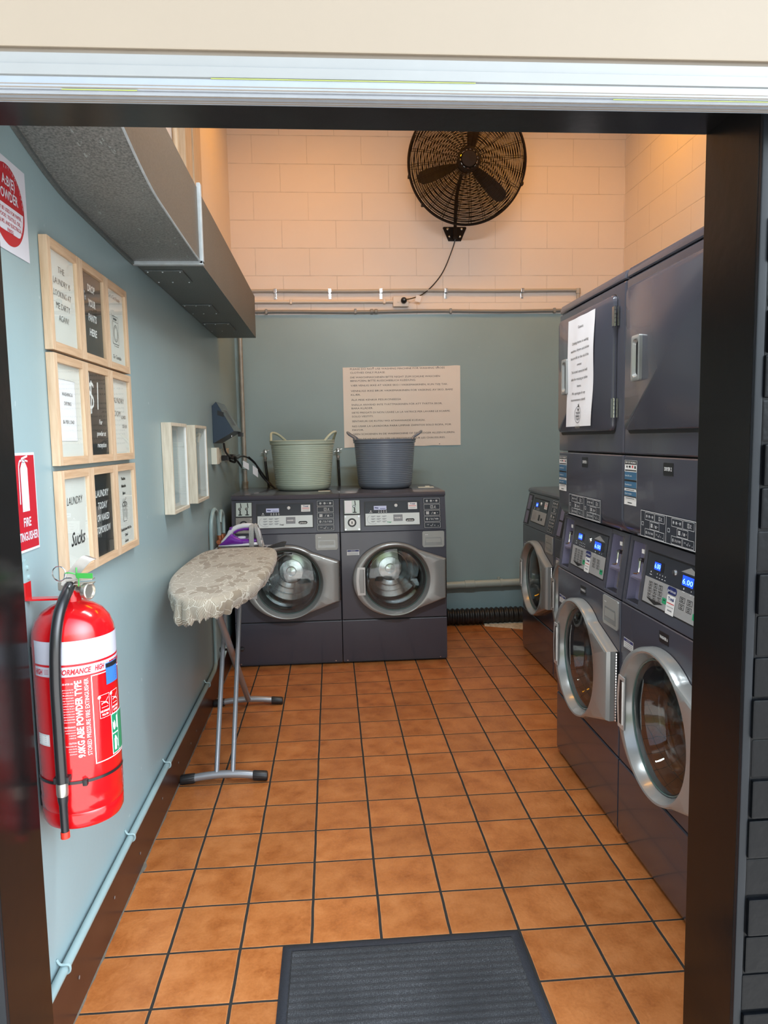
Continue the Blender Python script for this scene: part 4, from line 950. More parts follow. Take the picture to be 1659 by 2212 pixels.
def common_lower(t, wu, zf, depth, tagno, notice=(.040, .119), slot=True):
    b = MB(M_body)    # cabinet sides, back and top shell
    b.box(.001, .012, .018, depth, .02, zf+.02, .001); b.box(wu-.012, wu-.001, .018, depth, .02, zf+.02, .001); b.box(.012, wu-.012, depth-.01, depth, .02, zf+.02)
    b.use(M_bodyd).box(.012, wu-.012, .05, depth-.01, .012, .02); b.box(.02, wu-.02, .012, .03, .288, .298); b.box(.01, wu-.01, .035, .045, .0, .03); b.build('cabinet', t)
    b = MB(M_body); front_with_hole(b, .002, wu-.002, .296, zf, .214); b.build('front_panel', t, 30)
    b = MB(M_body); b.prism([(.030, .014), (.006, .014), (.0, .034), (.0, .286), (.003, .290), (.030, .290)], .002, wu-.002, 'x'); lp = b.build('lower_panel', t, 30)
    for u in (.03, wu-.045): MB(M_steel).lathe([(.0001, -.004), (.006, -.003), (.008, .002)], (u, .006, .026), 'y', 12).build('screw', lp)
    b = MB(M_white, M_navy, M_greyink); b.rect(notice[0], .719, notice[1], .754, .0006); b.use(M_navy).rect(notice[0]+.002, .742, notice[1]-.002, .752, .001)
    b.use(M_white).text('NOTICE', (notice[0]+notice[1])/2, .744, .006, .0014)
    b.use(M_greyink)
    for k in range(3): b.line((notice[0]+.006, .736-k*.0065), (notice[1]-.006, .736-k*.0065), .0022, .001)
    b.build('notice_sticker', t)
    make_door(t, wu, slot)
    # detergent drawer, top right of the porthole
    b = MB(M_soap, M_doorring); u0, u1 = wu-.158, wu-.016; z0, z1 = .758, zf-.006
    A = [(u0, z0+.012), (u0+.008, z0), (u1-.008, z0), (u1, z0+.010), (u1, z1-.006), (u1-.006, z1), (u0+.006, z1), (u0, z1-.006)]
    b.prism(A, -.004, .001, 'y'); s_ = b.build('detergent_drawer', t, 40)
    b = MB(M_doorring, M_soap); b.map = lambda u, v, d: (u, -.004-d, v)
    b.poly([(u0+.020, z1-.040), (u0+.014, z0+.014), (u1-.014, z0+.014), (u1-.020, z1-.040)], .0008)
    b.use(M_soap).poly([(u0+.024, z1-.046), (u0+.022, z0+.032), (u1-.022, z0+.032), (u1-.024, z1-.046)], .0014); b.build('pull', s_)
    b = MB(M_whiteink); b.map = lambda u, v, d: (u, -.004-d, v)
    for k in range(2): b.rect(u0+.018+k*.010, z1-.024, u0+.026+k*.010, z1-.020, .0008)
    b.build('drawer_marking', s_)
def washer(t, num, digital=False, key_pale=True):
    wu, zf, depth = .688, .868, .80
    common_lower(t, wu, zf, depth, num, slot=digital)
    sl = .045/.215
    def fy(z): return (z-.870)*sl
    b = MB(M_body)
    b.prism([(.0, .871), (fy(1.083), 1.083), (.10, 1.083), (.10, .871)], .002, wu-.002, 'x'); fa = b.build('control_fascia', t, 30)
    b = MB(M_body)
    b.prism([(.040, 1.087), (.038, 1.100), (.046, 1.112), (.062, 1.118), (depth-.01, 1.118), (depth, 1.110), (depth, 1.087)], .0, wu, 'x'); b.build('top_cover', t, 30)
    b = MB(M_body, M_bodyd); b.box(.004, wu-.004, .10, depth, .87, 1.088); b.use(M_bodyd).box(.004, wu-.004, .05, .2, 1.082, 1.089); b.build('top_frame', t)
    F = lambda u, v, d: (u, fy(v)-d, v)
    # coin and key plates
    if digital:
        b = MB(M_bodyd, M_lavender, M_steel); b.map = F; b.rect(.022, .878, .128, 1.072, .0008); b.use(M_lavender).rect(.030, .884, .092, .965, .0012); b.rect(.030, .975, .092, 1.066, .0012)
        b.use(M_steel).ell(.104, 1.03, .008, .008, .002, 12); b.line((.108, 1.03), (.106, .99), .005, .002); b.build('coin_tray', fa)
    if not digital:
        b = MB(M_bodyd, M_panelwht); b.map = F; b.rect(.022, .873, .134, 1.074, .0008); b.build('coin_surround', fa)
        b = MB(mat('pale_green_plate', (.50, .56, .53), .3, .3), M_black, M_steel, M_paperw); b.map = F; b.rect(.030, .985, .128, 1.070, .0014)
        cols = (.052, .096) if not key_pale else (.092,)
        for u in cols:
            b.use(M_black).line((u+.006, 1.068), (u+.010, 1.038), .006, .002); b.ell(u, 1.031, .009, .009, .002, 14); b.line((u+.004, 1.022), (u+.004, .998), .008, .002); b.ell(u+.004, .994, .014, .004, .002, 14)
            b.use(M_steel).ell(u, 1.032, .0055, .0055, .0026, 12)
        if key_pale: b.use(M_paperw).rect(.034, .990, .078, 1.068, .0024)
        b.build('coin_slot', fa)
        b = MB(M_panelwht if key_pale else M_steelbr, M_black, M_steel); b.map = F; b.rect(.028, .879, .130, .976, .0014)
        b.use(M_black).ell(.077, .929, .028, .028, .002, 28); b.use(M_white if key_pale else M_steel).ell(.077, .929, .018, .018, .0026, 24); b.use(M_black).rect(.074, .921, .080, .937, .003)
        b.use(M_steel)
        for u in (.036, .122):
            for v in (.886, .968): b.ell(u, v, .0055, .0055, .002, 10)
        b.build('key_plate', fa)
    # control panel
    u0, u1, v0, v1 = (.165, .515, .908, 1.055)
    if digital: u1 = .47
    b = MB(M_steel, M_panelblk, M_panelsil if digital else M_panelwht); b.map = F
    b.use(M_bodyd).rect(u0-.008, v0-.006, u1+.006, v1+.006, .0006)
    b.use(M_panelblk).rect(u0, .983, u1, v1, .0012); b.use(M_panelsil if digital else M_panelwht).rect(u0, v0, u1, .983, .0012); cp = b.build('control_panel', t)
    b = MB(M_lcd if digital else M_lcdw, M_lcdt); b.map = F; b.rect(.220, 1.006, .262 if digital else .302, 1.031, .0018)
    if digital: b.use(M_lcdt).text('6.00', .241, 1.011, .015, .0022, 'c', .032)
    else: b.use(M_navy).line((.226, 1.02), (.25, 1.017), .006, .0022); b.line((.26, 1.014), (.296, 1.013), .003, .0022)
    b.build('display', cp)
    b = MB(M_white, M_steel); b.map = F; p = F(.364 if not digital else .325, 1.031, 0)
    b.lathe([(.0001, -.006), (.009, -.005), (.011, .0)], p, 'y', 16); b.build('button', cp)
    b = MB(M_whiteink, M_greyink, M_navy, M_redink, M_black, M_white); b.map = F
    for k in range(4): b.use(M_whiteink).ell(.252+k*.016, .999, .0025, .0025, .002, 8); b.rect(.248+k*.016, .989, .256+k*.016, .992, .002)
    b.ell(.200, .999, .004, .004, .002, 8); b.rect(.190, .989, .210, .991, .002)
    b.build('status_lights', cp); b = MB(); b.map = F
    tu = u1-.072
    b.use(M_white).rect(tu, 1.006, tu+.058, 1.049, .0018); b.use(M_navy).text('Total', tu+.029, 1.036, .009, .0024, 'c', .034, 1, .03); b.use(M_redink).rect(tu+.006, 1.028, tu+.052, 1.0305, .0024); b.rect(tu+.006, 1.023, tu+.052, 1.0245, .0024); b.use(M_greyink).rect(tu+.008, 1.014, tu+.050, 1.0165, .0024); b.build('service_sticker', cp)
    if not digital:
        b = MB(); b.map = F
        b.use(M_black if False else M_greyink).rect(.345, .932, .405, .974, .0018); b.use(M_white).text('WASHER %d' % num, .375, .949, .0085, .0024, 'c', .046, 1, .04); b.build('machine_tag', cp); b = MB(); b.map = F
        b.use(M_black)
        ov = [(.426+.008+.0*k, 0) for k in range(0)]
        b.rect(.434, .928, .472, .947, .0018); b.ell(.434, .9375, .0095, .0095, .0018, 16); b.ell(.472, .9375, .0095, .0095, .0018, 16); b.use(M_white).text('primus', .453, .933, .0085, .0024, 'c', .042, 1, .03); b.build('maker_badge', cp); b = MB(); b.map = F
        b.use(M_greyink)
        random.seed(num)
        for r in range(3):
            for c in range(3):
                u = .200+c*.036; v = .965-r*.016; b.line((u, v), (u+.024+.006*random.random(), v+.002*random.random()), .0035, .002); b.line((u+.004, v-.005), (u+.02, v-.004), .0018, .002)
        b.ring(.215, .946, .040, .030, .0015, .0019, 18, 2.2, 5.2)
        b.use(M_green if num == 2 else M_blackink).text('Total', .318, .923, .009, .0024, 'c', .028, 1, .03, .3)
    else:
        b = MB(); b.map = F; b.use(M_greyink)
        for r in range(3):
            for c in range(3): b.frame(.195+c*.024, .925+r*.017, .211+c*.024, .936+r*.017, .0015, .002)
        b.use(M_black).rect(.315, .925, .352, .962, .002); b.rect(.372, .93, .405, .945, .002)
    b.build('panel_marking', cp)
    b = MB(M_panelblk, M_whiteink); b.map = F; u0 = .540
    b.use(M_panelblk).rect(u0, .880, u0+.116, 1.076, .0008); b.use(M_whiteink)
    for k in range(5):
        v = 1.039-k*.0385
        b.use(M_panelblk).rect(u0+.006, v, u0+.110, v+.033, .0012); b.use(M_whiteink).frame(u0+.006, v, u0+.110, v+.033, .0011, .0016); glyphs(b, u0+.012, v+.003, .092, .027, k, .0018)
    b.build('instruction_label', fa)

w = thing('washing_machine', 'slate front-load washer under the sage tub, behind the ironing board', 'washing machine', (-.142, 2.83, 0), 0, 'front load washers'); washer(w, 1, False, False)
w = thing('washing_machine', 'slate front-load washer under the grey tub, tagged WASHER 2', 'washing machine', (.548, 2.83, 0), 0, 'front load washers'); washer(w, 2)
w = thing('washing_machine', 'slate washer in the far right corner with small blue display and its whole porthole in view', 'washing machine', (1.80, 3.05, 0), -R90, 'front load washers'); washer(w, 3, True)
w2 = dup(w, (1.80, 2.352, 0), 'slate washer mostly hidden between the far corner washer and the stacked machines')

def stack(t, nd):
    wu, zf, depth = .712, .872, 1.02
    common_lower(t, wu, zf, depth, nd, (.028, .108))
    sh = lambda c: Vector((c[0], c[1]+max(0, (c[2]-.872))*.13, c[2]))
    b = MB(M_body)     # sloped fascia with a coin recess at each side
    ca, cb = (.024, .128), (.552, .664)
    for u0, u1 in ((.002, ca[0]), (ca[1], cb[0]), (cb[1], wu-.002)): b.box(u0, u1, 0, .14, .876, 1.112, .004, xf=sh)
    for u0, u1 in (ca, cb): b.box(u0-.004, u1+.004, .0, .14, 1.094, 1.112, .003, xf=sh); b.box(u0-.004, u1+.004, 0, .14, .876, .888, .003, xf=sh)
    fa = b.build('control_fascia', t, 30)
    for u0, u1 in (ca, cb):
        b = MB(M_lavender, M_steel, M_bodyd, M_white)
        b.box(u0, u1, .036, .040, .885, 1.10, xf=sh); b.box(u0-.001, u0+.002, .006, .038, .885, 1.10, xf=sh); b.box(u1-.002, u1+.001, .006, .038, .885, 1.10, xf=sh); b.use(M_steelbr).box(u0+.052, u0+.075, .022, .036, .900, 1.098, .003, xf=sh)
        b.use(M_lavender).prism([(.022, .972), (.050, .985), (.050, .978), (.022, .965)], u0, u1, 'x'); b.use(M_bodyd).box(u0, u1, .010, .040, .884, .889)
        b.build('coin_tray', fa)
        b = MB(M_steel, M_white); uc = (u0+u1)/2+.022
        b.lathe([(.0001, .018), (.009, .019), (.0105, .026), (.008, .045)], (uc, 0, 1.035), 'y', 14); b.tube(crv([(uc+.006, .020, 1.035), (uc+.008, .016, 1.01), (uc+.004, .014, .994), (uc-.022, .012, .989)], 5), .0038, 8)
        b.use(M_white); b.box(uc+.004, uc+.022, .026, .028, 1.062, 1.076)
        b.build('coin_lever', fa)
    F = lambda u, v, d: (u, (v-.872)*.13-d, v)
    U0, U1, V0, V1 = .158, .528, .915, 1.076
    P = lambda fx, fy_: (U0+(U1-U0)*fx, V1-(V1-V0)*fy_)
    def R(b, x0, y0, x1, y1, d): a = P(x0, y1); c = P(x1, y0); b.rect(a[0], a[1], c[0], c[1], d)
    def FR(b, x0, y0, x1, y1, t_, d): a = P(x0, y1); c = P(x1, y0); b.frame(a[0], a[1], c[0], c[1], t_, d)
    b = MB(M_bodyd, M_panelblk, M_panelsil); b.map = F; b.rect(U0-.005, V0-.005, U1+.005, V1+.005, .0004)
    b.use(M_panelblk); R(b, 0, 0, 1, .49, .001); b.use(M_panelsil); R(b, 0, .49, 1, 1, .001); cp = b.build('control_panel', t)
    for x0, x1, y0, y1 in ((.15, .32, .14, .30), (.66, .92, .19, .38)):
        b = MB(M_black, M_lcd, M_lcdt); b.map = F; R(b, x0-.005, y0-.01, x1+.01, y1+.015, .0014); b.use(M_lcd); xm = x0+(x1-x0)*.68; R(b, x0, y0+.01, xm, y1, .0018)
        a = P((x0+xm)/2, y1-.03); b.use(M_lcdt).text('6.00', a[0], a[1], .016, .0022, 'c', (xm-x0)*.34); b.build('display', cp)
    b = MB(M_steel); a = P(.52, .22); pp = F(a[0], a[1], 0); b.lathe([(.0001, -.007), (.009, -.006), (.0115, .0)], pp, 'y', 16); b.build('button', cp)
    b = MB(M_blackink, M_panelsil)
    b.map = F
    for r in range(3):
        for c in range(3):
            x, y = .09+c*.095, .56+r*.12; FR(b, x, y, x+.072, y+.095, .0016, .0016); R(b, x+.015, y+.02, x+.05, y+.035, .0018); R(b, x+.02, y+.055, x+.055, y+.07, .0018)
    b.poly([P(.08, .90), P(.24, .985), P(.40, .90)], .0016); b.build('keypad', cp); b = MB(M_blackink); b.map = F
    for r in range(2):
        for c in range(2):
            x, y = .66+c*.12, .60+r*.13; FR(b, x, y, x+.085, y+.10, .0016, .0016); R(b, x+.02, y+.025, x+.06, y+.04, .0018); R(b, x+.02, y+.06, x+.06, y+.075, .0018)
    b.build('keypad', cp)
    for x, y in ((.375, .76), (.895, .80)):
        b = MB(M_green, M_whiteink); b.map = F; R(b, x, y, x+.075, y+.11, .0022); b.use(M_blackink); R(b, x+.02, y+.03, x+.055, y+.05, .0026); b.build('start_button', cp)
    b = MB(M_panelsil, M_whiteink, M_navy, M_white, M_redink, M_greyink); b.map = F; b.poly([P(.62, .15), P(.77, .03), P(.93, .15)], .0016)
    b.use(M_whiteink)
    for x0, y0 in ((.10, .37), (.70, .44)):
        a = P(x0, y0); b.ell(a[0], a[1], .003, .003, .0016, 8); b.rect(a[0]-.008, a[1]-.010, a[0]+.008, a[1]-.008, .0016)
    for k in range(4): a = P(.22+k*.05, .37); b.ell(a[0], a[1], .002, .002, .0016, 8); b.rect(a[0]-.004, a[1]-.012, a[0]+.004, a[1]-.010, .0016)
    for k in range(2): a = P(.82+k*.06, .44); b.ell(a[0], a[1], .002, .002, .0016, 8); b.rect(a[0]-.004, a[1]-.012, a[0]+.004, a[1]-.010, .0016)
    b.build('status_lights', cp); b = MB(M_navy); b.map = F; a = P(.47, .57); c = P(.57, .57); b.ell(a[0], a[1], .0115, .0115, .002, 18); b.ell(c[0], c[1], .0115, .0115, .002, 18); b.rect(a[0], a[1]-.0115, c[0], c[1]+.0115, .002)
    b.use(M_whiteink).text('primus', (a[0]+c[0])/2, a[1]-.005, .0095, .0026, 'c', .050); b.build('maker_badge', cp)
    b = MB(M_white); b.map = F; R(b, .455, .66, .60, 1.02, .0024); b.use(M_navy); a = P(.527, .75); b.text('Total', a[0], a[1], .010, .003, 'c', .038, 1, .03); b.use(M_redink); R(b, .465, .80, .59, .815, .003); b.use(M_greyink); R(b, .47, .87, .585, .88, .003); R(b, .49, .93, .565, .955, .003)
    b.build('service_sticker', cp)
    # dryer half: lower apron whose bottom lip curls in, porthole-less door, top cap
    b = MB(M_body)
    rc = [(0, 0), (.002, -.006)]
    def curved(z0, z1, lip, cap, name, bev=.012):
        b = MB(M_body); pr = []
        if lip: pr += [(.10, z0), (.040, z0), (.022, z0+.010), (.006, z0+.032), (0, z0+.055)]
        else: pr += [(.10, z0), (.003, z0), (0, z0+.004)]
        if cap: pr += [(0, z1-.020), (.006, z1-.006), (.020, z1), (.10, z1)]
        else: pr += [(0, z1-.004), (.003, z1), (.10, z1)]
        # rounded vertical corners
        L = []
        for u, dy in ((.001, .10), (.001, .012), (.003, .005), (.008, .001), (.014, 0)): L.append([(u, min(.10, y+dy), z) for y, z in pr])
        R_ = [[(wu-p[0], p[1], p[2]) for p in l] for l in L[::-1]]
        b.loops(L+R_, False); b.wn = False; return b.build(name, t, 28)
    ap = curved(1.113, 1.390, True, False, 'dryer_apron'); curved(1.396, 1.982, False, False, 'dryer_front'); curved(1.988, 2.024, False, True, 'top_cap')
    b = MB(M_body); b.box(.004, wu-.004, .09, depth, .892, 2.02, .003); b.use(M_bodyd).box(.006, wu-.006, .04, .1, 1.386, 1.40); b.box(.006, wu-.006, .04, .1, 1.978, 1.992); b.build('dryer_cabinet', t)
    b = MB(M_bodyd, M_body)
    def rr(u0, u1, z0, z1, r, n=6):
        o = []
        for cx_, cz_, a0 in ((u1-r, z0+r, -90), (u1-r, z1-r, 0), (u0+r, z1-r, 90), (u0+r, z0+r, 180)):
            for k in range(n+1): a = radians(a0+90*k/n); o.append((cx_+r*cos(a), cz_+r*sin(a)))
        return o
    b.prism(rr(.030, .648, 1.464, 1.954, .028)[::-1], -.0008, .002, 'y'); b.build('door_gap', t)
    b = MB(M_body); q = rr(.034, .644, 1.476, 1.950, .026); q2 = rr(.038, .640, 1.480, 1.946, .024)
    b.loops([[(p[0], .0, p[1]) for p in q], [(p[0], -.012, p[1]) for p in q], [(p[0], -.016, p[1]) for p in q2]], True, False, True); dd = b.build('dryer_door', t, 50)
    b = MB(M_doorring); A = rr(.108, .172, 1.634, 1.780, .008, 3); B_ = rr(.122, .166, 1.646, 1.768, .014, 3); n_ = len(A)
    L = [[(p[0], -.016, p[1]) for p in A], [(p[0], -.026, p[1]) for p in A], [(p[0], -.028, p[1]) for p in rr(.112, .169, 1.638, 1.776, .008, 3)], [(p[0], -.028, p[1]) for p in B_], [(p[0], -.018, p[1]) for p in rr(.128, .160, 1.654, 1.760, .012, 3)]]
    b.loops(L); hh = b.build('door_handle', dd, 30)
    b = MB(M_bodyd, M_doorlite); b.map = lambda u, v, d: (u, -.0175-d, v); b.rect(.126, 1.652, .146, 1.762, .0); b.use(M_doorlite).rect(.146, 1.652, .162, 1.762, .0); b.build('grip_recess', dd)
    for z0 in (1.840, 1.522):
        b = MB(M_steel)
        for k in range(5): b.tube([(.650, -.012, z0+k*.0140), (.650, -.012, z0+.0125+k*.0140)], .005, 8)
        b.box(.640, .660, -.0185, -.0165, z0, z0+.067, .0005); b.box(.654, .668, -.006, -.002, z0, z0+.067, .0005); b.build('hinge', dd)
    b = MB(M_black, M_whiteink); b.box(.304, .368, -.0012, 0, 1.335, 1.374); b.map = lambda u, v, d: (u, -.0012-d, v); b.use(M_whiteink).text('DRYER %d' % nd, .336, 1.350, .0115, .0005, 'c', .048, 1, .02); b.build('machine_tag', t)
    b = MB(M_black, M_whiteink); b.box(.300, .364, -.0012, 0, .815, .850); b.map = lambda u, v, d: (u, -.0012-d, v); b.use(M_whiteink).text('WASHER %d' % (nd+4), .332, .828, .010, .0005, 'c', .054, 1, .02); b.build('machine_tag', t)
    b = MB(M_white, M_black, M_blue); b.map = lambda u, v, d: (u, -d, v); u0, u1 = .012, .112
    b.rect(u0, 1.222, u1, 1.374, .0008); b.use(M_black).rect(u0+.002, 1.360, u1-.002, 1.373, .0012); b.use(M_white).text('PAY BY MOBILE', (u0+u1)/2, 1.3635, .007, .0016, 'c', .084, 1, .02)
    b.use(M_black).ell(u0+.02, 1.352, .006, .004, .0012, 10); b.rect(u0+.035, 1.349, u0+.050, 1.356, .0012); b.use(M_redink).ell(u0+.066, 1.353, .005, .005, .0012, 12); b.use(M_black).rect(u0+.08, 1.347, u0+.092, 1.356, .0012); b.rect(u0+.004, 1.338, u1-.004, 1.342, .0012)
    for k, (za, zb, tx) in enumerate(((1.309, 1.335, 'Scan QR code'), (1.281, 1.302, 'Select'), (1.253, 1.269, 'Start wash'))):
        b.use(M_blue).rect(u0+.001, za, u1-.001, zb, .0012); b.use(M_whiteink).text(tx, u0+.006, (za+zb)/2-.003, .006, .0016, 'l', .055)
        b.use(M_black).rect(u0+.001, za-.007, u1-.001, za-.0005, .0012)
    for z in (1.270, 1.241): b.use(M_white).rect(u0+.003, z, u1-.003, z+.008, .0016); b.use(M_black).rect(u0+.015, z+.003, u1-.015, z+.005, .002)
    b.use(M_black).rect(u0+.030, 1.228, u0+.065, 1.231, .0012)
    b.build('payment_sticker', t)
    b = MB(M_panelblk, M_whiteink); b.map = lambda u, v, d: (u, -d, v); u0, u1, v0, v1 = .150, .515, 1.128, 1.217; b.map = lambda u, v, d: (u, -.0015-d, v)
    b.use(M_panelblk); b.box(u0, u1, -.0015, .004, v0, v1); b.use(M_whiteink).frame(u0+.002, v0+.002, u1-.002, v1-.002, .0016, .0006); b.line(((u0+u1)/2, v0+.003), ((u0+u1)/2, v1-.003), .0016, .0006)
    for o_ in (0, (u1-u0)/2):
        bw = .066
        for (x, y, kk) in ((.035, .058, 0), (.105, .058, 1), (.070, .031, 2), (.035, .005, 3), (.105, .005, 4)):
            x += u0+o_; y += v0; b.frame(x, y, x+bw, y+.025, .0010, .0006); glyphs(b, x+.003, y+.002, bw-.006, .021, kk, .0008)
        b.frame(u0+o_+.010, v0+.038, u0+o_+.024, v0+.050, .0012, .0006)
    b.build('instruction_label', t)
    for u in (.085, .655):
        b = MB(M_steel); b.lathe([(.0001, -.005), (.006, -.003), (.007, .002)], (u, .022, 1.126), 'y', 12); b.build('lock_screw', t)
    return t
s1 = thing('stacked_washer_dryer', 'tall slate stacked machine tagged DRYER 1 with the Guests notice on its door', 'washer dryer', (1.515, 1.390, 0), -R90, 'stacked washer dryers'); stack(s1, 1)
s2 = thing('stacked_washer_dryer', 'tall slate stacked machine tagged DRYER 2, nearest the doorway', 'washer dryer', (1.515, .672, 0), -R90, 'stacked washer dryers'); stack(s2, 2)

# paper notice taped on the first dryer door
t = thing('paper_notice', 'white Guests notice taped to the first dryer door', 'notice', (1.4985, 1.390, 0), -R90)
def pm(u, v, d):
    k = (1.93-v)/.43; return (u-.035*k*0-.030*k, -d-.002-.004*math.sin(k*5)**2*(u-.17)/.3-.0015*sin(u*45+k*3), v)
b = MB(M_paperw); b.map = pm
L = [[Vector(pm(.178+.302*i/12, 1.498+.432*j/16, 0)) for i in range(13)] for j in range(17)]; b.loops(L, False); b.build('sheet', t, 60)
b = MB(M_blackink); b.map = pm
for s_, v, ww in (('Guests', 1.885, .055), ('Clothing items in washing', 1.827, .20), ('machines, dryers and clothes', 1.797, .225), ('lines are left at the risk of the', 1.768, .22), ('owner.', 1.740, .05), ('The hostel cannot be held', 1.712, .19), ('liable for missing or stolen', 1.683, .195), ('items.', 1.655, .045), ('We apologise for any', 1.626, .155), ('inconvenience caused.', 1.600, .17)):
    b.text(s_, .328, v, .0112, .0008, 'c', ww, 1, .0)
b.ring(.328, 1.545, .038, .034, .0022, .0008, 30); b.poly([(.328, 1.572), (.322, 1.588), (.330, 1.584), (.334, 1.592), (.336, 1.582), (.340, 1.578)], .0008)
for s_, v, ww in (('THE', 1.560, .028), ('YOUTH', 1.547, .048), ('SHACK', 1.534, .050)): b.text(s_, .328, v, .0095, .001, 'c', ww, 1, .03)
b.rect(.305, 1.528, .351, 1.530, .0008); b.rect(.314, 1.523, .342, 1.525, .0008); b.build('lettering', t)
b = MB(M_glass); b.map = pm; b.rect(.30, 1.490, .36, 1.505, .001); b.build('tape', t)

# ================================================================== tubs on the washers
def tub(loc, m, label, rt, rb, h, hs):
    t = thing('laundry_tub', label, 'tub', loc, 0, 'flexible laundry tubs on the washers')
    b = MB(m); prof = [(.0001, .001), (rb-.03, .0), (rb-.012, .005), (rb-.002, .018), (rb+.003, .032)]
    z = .036; k = 0
    while z < h-.035:
        r = rb+.003+(rt-rb-.008)*((z-.03)/(h-.06)); prof += [(r, z), (r+.0016, z+.003), (r+.0016, z+.0075), (r, z+.0105)]; z += .0125
    prof += [(rt-.004, h-.030), (rt+.002, h-.026), (rt+.001, h-.016), (rt+.003, h-.012), (rt+.005, h-.003), (rt, h), (rt-.005, h-.004), (rt-.010, h-.03), (rb-.006, .03), (.0001, .012)]
    b.lathe(prof, seg=72, caps=False); b.build('body', t, 60)
    t.rotation_euler = (0, 0, radians(-24 if m is M_bsage else -7))
    for s_ in (-1, 1):
        b = MB(m); P = []
        for a, dr, dz in hs:
            an = (0 if s_ > 0 else pi)+radians(a)*s_; r = rt+dr; P.append((r*cos(an), r*sin(an), h+dz))
        b.tube(crv(P, 6), .009, 10, rs=None); b.build('handle', t)
HS = [(-27, .0, -.012), (-21, .002, .010), (-13, .012, .038), (-5, .022, .054), (5, .022, .054), (13, .012, .038), (21, .002, .010), (27, .0, -.012)]
tub((.303, 3.30, 1.118), M_bsage, 'sage green flexible tub on the left washer', .222, .187, .345, [(a+(6 if True else 0), dr-.004, dz*.95) for a, dr, dz in HS])
tub((.877, 3.30, 1.118), M_bgrey, 'slate grey flexible tub on the right washer, in front of the sign', .217, .186, .345, [(a, dr+.018*(1 if dz > .02 else 0), dz*.85) for a, dr, dz in HS])
b = MB(M_cream); b.box(0, .08, 0, .035, 0, .004, .0005); o = b.build('soap_sachet'); o.location = (.41, 3.05, 1.118); tag(o, 'flat cream sachet lying on the washer top against the sage tub', 'sachet')
b = MB(M_cream); b.box(0, .11, 0, .05, 0, .005, .001); b.box(.05, .08, .01, .03, .005, .012, .002); o = b.build('soap_sachet'); o.location = (1.10, 3.20, 1.118); tag(o, 'crumpled cream wrapper on the washer top right of the grey tub', 'wrapper')

# ================================================================== ironing board
t = thing('ironing_board', 'ironing board with beige leaf-print cover on grey tube legs by the left wall', 'ironing board', (.015, 1.40, 0))
def outline(n=96):
    pts = [(-.03, -.615), (.03, -.625), (.075, -.58), (.115, -.50), (.155, -.38), (.185, -.24), (.203, -.05), (.205, .15), (.203, .35), (.196, .50), (.178, .590), (.135, .635), (.06, .655), (-.06, .650), (-.135, .615), (-.178, .54), (-.196, .40), (-.203, .20), (-.203, .0), (-.190, -.18), (-.155, -.36), (-.115, -.50), (-.075, -.58)]
    return crv([(p[0], p[1], 0) for p in pts], 8, True)
O = outline(); nO = len(O)
def wob(i, f, a): return a*noise.noise(Vector((cos(2*pi*i/nO)*f, sin(2*pi*i/nO)*f, f)))
ZT = .905
b = MB(M_cover); L = []
near = [min(1, max(0, (-O[i].y-.1)/.5)) for i in range(nO)]
for k, (off, z) in enumerate(((-.03, .0), (-.012, -.001), (-.003, -.006), (.002, -.016), (.003, -.028), (-.002, -.042), (-.010, -.056), (-.020, -.062))):
    l = []
    for i, p in enumerate(O):
        d = p.normalized(); fr = max(0, k-2)/5.
        o_ = off+fr*(wob(i, 14, .030)+wob(i, 30, .012))*(.4+.9*near[i]); zz = z*(1+.25*near[i])+fr*(wob(i, 11, .020)+wob(i, 26, .010))*(.3+near[i])
        if k >= 5 and abs(p.x+.055) < .03 and p.y < -.5: zz -= .020; o_ += .008
        # scale radially with elongated board: move along outward normal approx
        q, r_ = O[(i+1) % nO], O[i-1]; tn = (q-r_).normalized(); nn = Vector((tn.y, -tn.x, 0))
        l.append(p+nn*o_+Vector((0, 0, ZT+zz)))
    L.append(l)
V = b.loops(L, True, False, False); c_ = b.bm.verts.new((0, 0, ZT+.001))
for i in range(nO): b.face([V[0][(i+1) % nO], V[0][i], c_])
cv = b.build('board_cover', t, 180)
b = MB(M_legs); b.loops([[p*.97+Vector((0, 0, ZT-.015)) for p in O], [p*.97+Vector((0, 0, ZT-.025)) for p in O]], True, True, True); b.build('board_plate', t)
fy_, ry = 1.246-1.40, 2.155-1.40
b = MB(M_legs)
b.tube([(-.038, fy_, .045), (-.038, .40, ZT-.03)], .0105, 14); b.tube([(.031, fy_, .045), (.031, .40, ZT-.03)], .0105, 14)
lf = b.build('leg', t)
b = MB(M_legs); b.tube([(-.004, ry-.003, .035), (-.004, -.32, ZT-.03)], .0155, 16); lr_ = b.build('leg', t)
b = MB(M_black); b.tube([(-.06, .195, .485), (.055, .195, .485)], .006, 8); b.lathe([(.0001, -.008), (.012, -.006), (.012, .006), (.0001, .008)], (-.052, .195, .485), 'x', 12); b.lathe([(.0001, -.008), (.012, -.006), (.012, .006), (.0001, .008)], (.045, .195, .485), 'x', 12); b.build('pivot', t)
